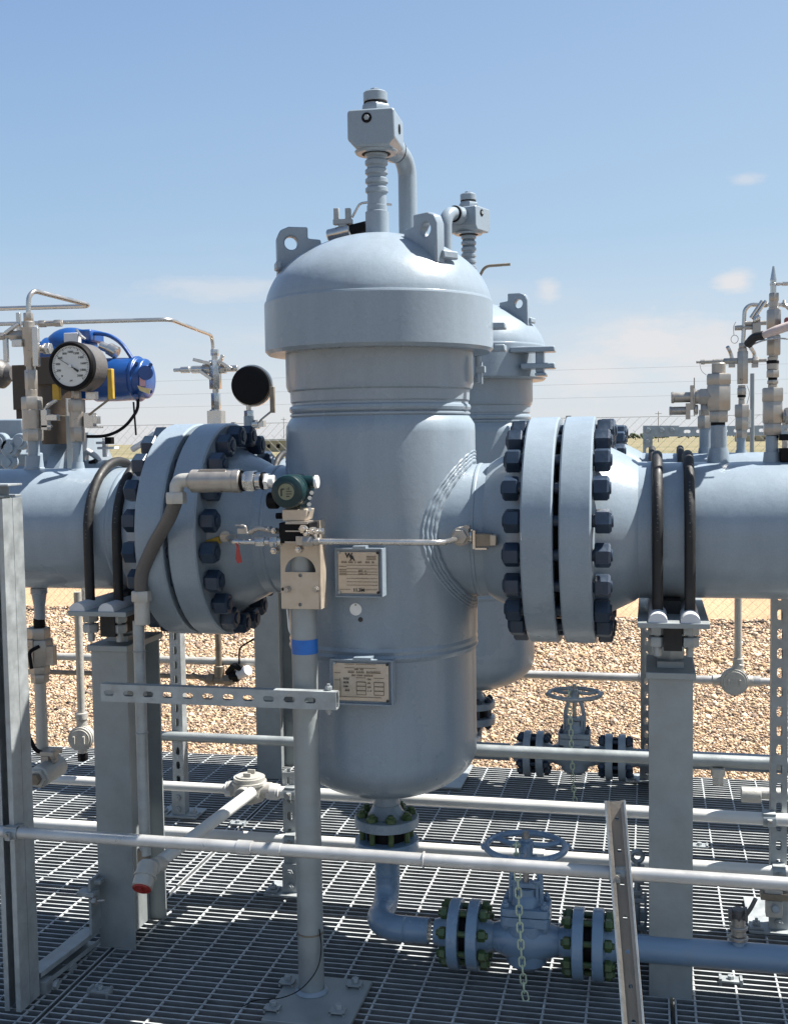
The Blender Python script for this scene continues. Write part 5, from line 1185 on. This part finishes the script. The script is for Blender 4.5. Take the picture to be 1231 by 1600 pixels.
# ================= rear instruments above the left flange =================
Y = VY2
t = thing('block_valve', 'pale stainless gauge manifold standing above the left flange', 'valve', atY(337, 662, Y), 'instrument valves')
b = B(); vst(b, 337, Y, [(642, 664, 'b', 11), (614, 641, 'h', 7), (606, 616, 'c', 5), (563, 608, 'h', 9), (550, 565, 'c', 5), (546, 556, 'h', 6)]); b.build('body', SSB, t)
b = B(); hst(b, 577, Y, [(272, 284, 'c', 3), (283, 297, 'c', 5), (300, 330, 'c', 6), (318, 330, 'h', 8), (345, 353, 'h', 8), (352, 372, 'c', 5)]); b.build('side_fittings', SSB, t)
b = B(); 
for (x, y, L, an) in ((316, 565, 30, -.25), (322, 586, 24, -.6), (352, 570, 26, -.55), (346, 562, 16, 1.2)):
    u = V(cos(an), 0, sin(an)); b.box(atY(x, y, Y-.02), (L*mpp(atY(x, y, Y)), .012, .013), (u, YA, V(-sin(an), 0, cos(an))))
b.each('lever', SSB, t, bevel=.002)
t = thing('pressure_gauge', 'black round gauge seen from its dark side above the left flange bolts', 'gauge', atY(390, 660, Y), 'pressure gauges')
gc = atY(391, 602, Y-.04); s = mpp(gc); 
b = B(); b.lathe(gc, (-.16, 1, 0), [(0, .004), (-.001, 26*s), (.002, 30*s), (.03, 31*s), (.034, 30*s)], 44, True); b.build('case', BLACK, t)
b = B(); b.lathe(gc+V(-.005, .0345, 0), (-.16, 1, 0), [(0, 31*s), (.002, 33*s), (.022, 33*s), (.024, 30*s)], 44, True); b.build('case_ring', SSB, t)
b = B(); vst(b, 389, Y, [(632, 642, 'c', 4), (641, 668, 'h', 7)]); hst(b, 663, Y, [(395, 406, 'c', 7)]); pbox(b, 404, 657, 412, 667, Y-.02, .03); b.build('root_valve', SSB, t)
b = B(); ptube(b, [(404, 660, Y-.02), (410, 654, Y-.02), (425, 642, Y-.02), (425, 634, Y-.02)], .0042, .02, 8); b.build('lever_rod', SS, t)
b = B(); pbox(b, 421.5, 604, 428.5, 645, Y-.03, .015); b.build('yellow_grip', BRASS, t, bevel=.002)

# ================= control valve with blue actuator =================
Y = VY2; cx = xat(85, 700, Y); s = mpp((cx, Y, 1.2))
t = thing('control_valve', 'valve with bright blue actuator housing and dark brown yoke behind the dial gauge', 'control valve', (cx, Y, AZ-RP), None)
b = B(); x0 = cx-.28; x1 = -2.25
b.lathe((x0, Y, AZ), XA, [(0, .276), (.06, .276), (.062, .2), (.12, .18), (.2, .2), (.30, .2), (x1-x0-.062, .2), (x1-x0-.06, .276), (x1-x0-.002, .276)], 48); b.build('body', PAINT, t, ang=30)
b = B(); vst(b, 84, Y, [(668, 735, 'k', 34, 48), (655, 670, 'c', 40)]); b.build('bonnet', PAINT, t)
b = B(); vst(b, 86, Y-.22, [(600, 650, 'k', 26, 26), (650, 694, 'k', 26, 21), (560, 602, 'b', 32)]); vst(b, 82, Y, [(535, 565, 'c', 24)]); pbox(b, 20, 570, 60, 640, Y-.20, .12); pbox(b, 26, 640, 52, 664, Y-.18, .1); b.build('yoke', BROWN, t, bevel=.004)
b = B(); 
for px in (0,): b.lathe(atY(-16, 585, Y-.05), XA, [(0, .03), (.01, .055), (.06, .06), (.075, .05), (.085, .035), (.11, .03)], 28)
b.build('gear_housing', FLEX, t)
b = B()
c = atY(112, 546, Y); b.sph(c, 42*s, 28, sx=1, sy=.85, sz=.80); b.lathe(atY(70, 560, Y-.02), XA, [(0, .02), (.004, .07), (.02, .085), (.18, .085), (.2, .07)], 32); b.build('actuator_dome', BLUEA, t)
b = B(); b.lathe(atY(150, 594, Y-.03), XA, [(0, .05), (.004, 33*s), (.10, 33*s), (.178, 32*s), (.180, 34.5*s), (.194, 34.5*s), (.196, 31*s), (.225, 30*s), (.232, 25*s)], 40); b.bb(atY(120, 600, Y).x, atY(160, 600, Y).x, Y-.1, Y+.05, atY(1, 628, Y).z, atY(1, 575, Y).z); b.build('motor_housing', BLUEA, t, ang=30, bevel=.004)
b = B(); b.cyl(atY(228, 582, Y-.06), atY(228, 582, Y-.118), .030, 24, ch=.003); b.build('end_cover', BLUEA, t)
for px, py in ((214, 568), (236, 570), (236, 612), (212, 618)):
    b = B(); b.hexa(atY(px, py, Y-.06), atY(px, py, Y-.112), .014); b.build('cover_bolt', BLUEA, t)
b = B(); c = atY(146, 524, Y); b.bb(c.x-.04, c.x+.02, Y-.06, Y+.06, c.z-.03, c.z+.02); b.build('terminal_box', BLUEA, t, bevel=.008)
b = B(); pbox(b, 100, 520, 122, 537, Y-.11, .03); b.build('data_plate', PADW, t, bevel=.002)
b = B(); b.tube([atY(120, 516, Y-.09), atY(126, 524, Y-.11), atY(134, 530, Y-.10)], .006, .01, 8); b.build('lifting_eye', SSB, t)
b = B(); b.cyl(atY(170, 544, Y-.05), atY(184, 552, Y-.05), .026, 20, ch=.004); b.cyl(atY(158, 540, Y-.05), atY(172, 546, Y-.05), .018, 16); b.build('cable_gland', SSB, t)
b = B(); ptube(b, [(146, 521, Y-.03), (168, 522, Y-.03), (190, 535, Y-.04), (208, 562, Y-.05)], .0085, .08, 10); b.build('cable', BLUEA, t)
b = B(); ptube(b, [(216, 622, Y-.05), (216, 640, Y-.06), (196, 668, Y-.09), (168, 682, Y-.10), (136, 682, Y-.12)], .0065, .09, 10); b.build('lower_cable', BLACK, t)
b = B(); b.prism([(-.012, .045), (.012, .045), (.012, -.005), (-.012, -.005)], atY(223, 601, Y-.112), XA, ZA, -.002); b.build('pink_tag', mat('pink_tag', (.55, .30, .33), .5), t, False)
b = B(); b.prism([(-.03, .02), (-.02, .0), (.02, -.016), (.026, .006), (0, .01)], atY(226, 610, Y-.116), XA, ZA, -.002); b.build('yellow_tag', mat('pale_yellow_tag', (.62, .47, .22), .5), t, False)
b = B(); b.cyl(atY(209, 628, Y+.1), atY(213, 680, Y+.1), .004, 6); b.build('drain_rod', BLACK, t)
# pale valve bolts and lugs at the far left
t = thing('flange_lug', 'pale blue bolted lugs at the far left edge above the left pipe', 'valve part', atY(20, 728, 3.6), None)
for i, (px, py, r) in enumerate(((6, 690, 14), (22, 700, 15), (38, 690, 13), (20, 722, 12))):
    b = B(); p = atY(px, py, 3.6); sx_ = mpp(p); b.cyl(p, p-V(0, .03, 0), r*sx_, 20, ch=.003); b.cyl(p-V(0, .028, 0), p-V(0, .036, 0), r*.55*sx_, 14); o = b.build('lug', PAINT, t)
b = B(); pbox(b, -20, 655, 36, 690, 3.64, .1); pbox(b, -20, 708, 46, 728, 3.64, .1); b.build('yoke_plate', PAINT, t, bevel=.006)
# small things on the rear pipe left of the rear flange
t = thing('position_bracket', 'small pale bracket with dark fitting on the rear pipe, left of the rear flange', 'bracket', atY(165, 715, VY2), None)
b = B(); pbox(b, 150, 690, 166, 694, VY2-.02, .06); pbox(b, 152, 698, 178, 702, VY2-.02, .05); pbox(b, 160, 684, 166, 714, VY2+.01, .02); ptube(b, [(128, 700, VY2), (150, 712, VY2), (160, 728, VY2)], .012, .02); b.build('bracket', PADW, t, bevel=.002)
b = B(); pbox(b, 164, 683, 174, 694, VY2-.03, .03); b.cyl(atY(142, 726, VY2-.05), atY(152, 722, VY2-.05), .016, 14); b.each('fitting', BLACK, t, bevel=.002)
b = B(); ptube(b, [(208, 702, VY2-.25), (226, 690, VY2-.27), (246, 674, VY2-.27), (258, 672, VY2-.25)], .012, .03); b.build('lever', PADW, t)

# ================= instruments on the right pipe =================
Y = VY
t = thing('block_valve', 'big stainless ball valve with two round handles, leftmost on the right pipe', 'valve', atY(1122, 662, Y), 'instrument valves')
b = B(); vst(b, 1122, Y, [(567, 584, 'c', 10.5), (584, 602, 'h', 19), (601, 642, 'h', 18.5), (641, 660, 'h', 14.5)]); b.build('body', SS, t)
b = B(); vst(b, 1121, Y, [(659, 668, 'c', 11)]); b.build('thread_seal', BLACK, t)
b = B(); hst(b, 620, Y, [(1092, 1108, 'h', 13), (1085, 1094, 'c', 11), (1082, 1086, 'h', 14)]); hst(b, 640, Y, [(1094, 1106, 'h', 9), (1083, 1090, 'c', 8)]); b.build('side_bonnet', SS, t)
b = B(); hst(b, 621, Y, [(1052, 1080, 'c', 8), (1048, 1053, 'c', 9)]); hst(b, 642, Y, [(1048, 1074, 'c', 6.5), (1045, 1049, 'c', 7)]); b.each('round_handle', SS, t)
b = B(); pbox(b, 1078, 602, 1083, 640, Y-.015, .03); pbox(b, 1071, 630, 1078, 655, Y-.015, .03); pbox(b, 1083.5, 590, 1085, 650, Y-.01, .02); b.each('handle_plate', SS, t)
t = thing('block_valve', 'small brown-grey valve just behind the leftmost right pipe valve', 'valve', atY(1100, 668, VY2), 'instrument valves')
b = B(); vst(b, 1100, VY2, [(640, 652, 'h', 9), (650, 669, 'h', 11)]); b.build('body', SS, t); 
t = thing('block_valve', 'slim stainless valve stack between the two big right valves', 'valve', atY(1158, 685, VY2), 'instrument valves')
Y = VY2
b = B(); vst(b, 1158, Y, [(632, 652, 'h', 11), (650, 672, 'h', 10), (670, 684, 'h', 8.5)]); b.build('body', SS, t)
b = B(); vst(b, 1158, Y, [(602, 606, 'c', 6), (606, 617, 'h', 7), (619, 624, 'c', 5), (624, 633, 'c', 5)]); b.build('union', SS, t)
b = B(); vst(b, 1158, Y, [(617, 621, 'c', 6.5)]); b.build('seal', BLACK, t)
b = B(); vst(b, 1159.5, Y, [(549, 600, 'h', 8.5), (544, 550, 'c', 7), (536, 545, 'h', 6)]); b.build('upper_valve', SS, t)
b = B(); hst(b, 564.5, Y, [(1087, 1094, 'c', 2), (1094, 1101, 'c', 4), (1100, 1114, 'c', 3), (1113, 1130, 'c', 4), (1130, 1151, 'h', 5), (1167, 1176, 'c', 4), (1175, 1184, 'h', 6), (1183, 1197, 'c', 3)]); pbox(b, 1138, 568, 1148, 574, Y-.01, .02); pbox(b, 1174, 568, 1184, 574, Y-.01, .02); b.build('side_arm', SS, t)
b = B(); ptube(b, [(1143, 562, Y), (1141, 552, Y), (1136, 542, Y-.02)], .007, .01, 8); ptube(b, [(1178, 560, Y), (1178, 552, Y), (1170, 540, Y-.02)], .007, .01, 8); pbox(b, 1168, 640, 1173, 668, Y-.01, .02); b.each('handle', SSB, t)
b = B(); ptube(b, [(1092, 566, Y-.01), (1095, 580, Y-.01), (1103, 586, Y-.01)], .0009, .02, 5); ptube(b, [(1166, 602, Y-.01), (1171, 614, Y-.01), (1166, 632, Y-.01)], .0012, .04, 5); b.build('lock_wire', SS, t)
tt = thing('tubing', 'stainless tubing frame rising from the slim right valve stack', 'tubing', atY(1160, 545, Y), 'thin stainless tubing')
b = B(); b.tube([atY(1160, 540, Y), atY(1163, 476, Y), atY(1226, 476, Y), atY(1236, 486, Y)], .0075, .03, 12); b.build('tube', SSB, tt)
b = B(); hst(b, 505, Y, [(1162, 1197, 'c', 3.5)]); hst(b, 512, Y, [(1147, 1160, 'c', 4), (1159, 1178, 'c', 3.5)]); hst(b, 475, Y, [(1193, 1198, 'h', 5), (1222, 1226, 'h', 6)]); b.build('cross_tubes', SS, tt)
b = B(); pbox(b, 1175, 504, 1188, 527, Y-.02, .04); hst(b, 504, Y, [(1177, 1187, 'h', 6)]); b.build('needle_valve', SS, tt, bevel=.002)
b = B()
for q in (0, 6): b.cyl(atY(1172+q, 497, Y-.02), atY(1190+q, 470, Y-.02), .006, 8)
b.cyl(atY(1176, 501, Y-.02), atY(1186, 494, Y-.02), .009, 10); b.build('tee_handle', SSB, tt)
b = B(); c = atY(1147, 530, Y); b.loop([c+V(.0125*cos(a), 0, .0145*sin(a)) for a in [2*pi*k/20 for k in range(20)]], .0013, 5); ptube(b, [(1146, 524, Y), (1145, 510, Y), (1149, 503, Y)], .0012, .02, 5); b.build('wire_ring', SS, tt)
Y = VY
t = thing('block_valve', 'tall stainless valve stack with pointed top near the right edge', 'valve', atY(1206, 680, Y), 'instrument valves')
b = B(); vst(b, 1206, Y, [(606, 628, 'h', 16), (627, 662, 'h', 15), (661, 680, 'h', 13.5)]); b.build('body', SS, t)
b = B(); vst(b, 1206, Y, [(678, 686, 'c', 9)]); b.build('thread_seal', BLACK, t)
b = B(); vst(b, 1206.5, Y, [(557, 566, 'c', 8), (566, 578, 'c', 9), (578, 590, 'h', 9.5), (594, 600, 'h', 8.5), (600, 607, 'c', 7)]); b.build('union', SS, t)
b = B(); vst(b, 1206.5, Y, [(563, 569, 'c', 9.5), (589, 595, 'c', 7)]); b.build('seal', BLACK, t)
b = B(); vst(b, 1208, Y, [(484, 516, 'h', 11), (515, 525, 'c', 9), (524, 555, 'h', 10.5), (554, 559, 'c', 7), (480, 485, 'c', 8), (470, 481, 'c', 7), (458, 471, 'h', 7.5)]); b.build('upper_valve', SS, t)
b = B(); vst(b, 1207.5, Y, [(436, 459, 'c', 4.5), (416, 438, 'k', 1.5, 5), (442, 446, 'c', 5.5)]); b.build('tip', SSB, t)
b = B(); hst(b, 443, Y, [(1213, 1222, 'k', 3, 2), (1221, 1275, 'c', 3.2)]); b.build('top_tube', SSB, t)
b = B(); hst(b, 650, Y, [(1221, 1226, 'h', 11), (1225, 1262, 'h', 14)]); b.build('side_body', SS, t)
b = B(); pbox(b, 1219, 678, 1262, 688, Y-.03, .05); pbox(b, 1219, 700, 1262, 722, Y-.03, .05); b.build('dark_bracket', BLACK, t, bevel=.002)
t = thing('hose', 'pale hose with black end bending round the pointed right valve stack', 'hose', atY(1190, 530, Y-.05), None)
b = B(); b.tube([atY(1192, 524, Y-.05), atY(1206, 518, Y-.06), atY(1242, 506, Y-.06)], .0085, .04, 12, taper=.011); b.build('hose_jacket', mat('pale_hose', (.46, .38, .36), .5), t)
b = B(); b.tube([atY(1192, 524, Y-.05), atY(1178, 526, Y-.04), atY(1168, 538, Y-.02)], .0105, .03, 12); b.build('black_end', RUB, t)
b = B(); ptube(b, [(1172, 540, Y-.01), (1190, 532, Y-.02), (1215, 528, Y-.02), (1240, 531, Y-.02)], .002, .05, 6); b.build('thin_cable', SSB, t)
b = B(); pbox(b, 1226, 495, 1240, 510, Y-.03, .03); b.build('red_sleeve', mat('dull_red_sleeve', (.20, .05, .05), .6), t, bevel=.004)
# strut frame with corner plate behind the right pipe
Yk = 5.0
t = thing('cable_rack', 'galvanised strut frame with L shaped bolted corner plate behind the right pipe', 'strut frame', (xat(1012, 900, Yk), Yk, GZ), None)
pl = lambda px, py: (atY(px, py, Yk).x-atY(1004, 700, Yk).x, atY(px, py, Yk).z-atY(1004, 700, Yk).z)
b = B(); b.prism([pl(1004, 699), pl(1004, 665), pl(1060, 665), pl(1060, 680), pl(1019, 680), pl(1019, 699)], atY(1004, 700, Yk), XA, ZA, -.006); b.build('corner_plate', GALV, t, False)
for px, py in ((1012, 672), (1033, 672), (1049, 672), (1011, 690)):
    p = atY(px, py, Yk-.006); b = B(); b.cyl(p, p-V(0, .004, 0), .013, 16); b.hexa(p-V(0, .003, 0), p-V(0, .014, 0), .018); b.build('bolt', GALV, t)
zf = zat(1120, 673.5, Yk)
b = B(); channel(b, (xat(1006, 673, Yk), Yk+.002, zf), (3.3, Yk+.002, zf), ZA, (0, 1, 0), slots=1); b.build('cross_channel', GALV, t, False)
Xk = xat(1011.5, 690, Yk)
b = B(); channel(b, (Xk, Yk+.0035, GZ), (Xk, Yk+.0035, zf-.022), XA, (0, 1, 0), slots=1, w=.040); b.build('upright', GALV, t, False)
Xk = 1.75
b = B(); channel(b, (Xk, Yk+.0035, GZ), (Xk, Yk+.0035, zf-.022), XA, (0, 1, 0), slots=1, w=.040); b.build('upright', GALV, t, False)
b = B(); b.cyl((xat(1174, 600, Yk), Yk-.02, zf-.3), (xat(1174, 600, Yk), Yk-.02, zat(1174, 584, Yk)), .009, 8); b.build('sign_rod', GALVP, t)
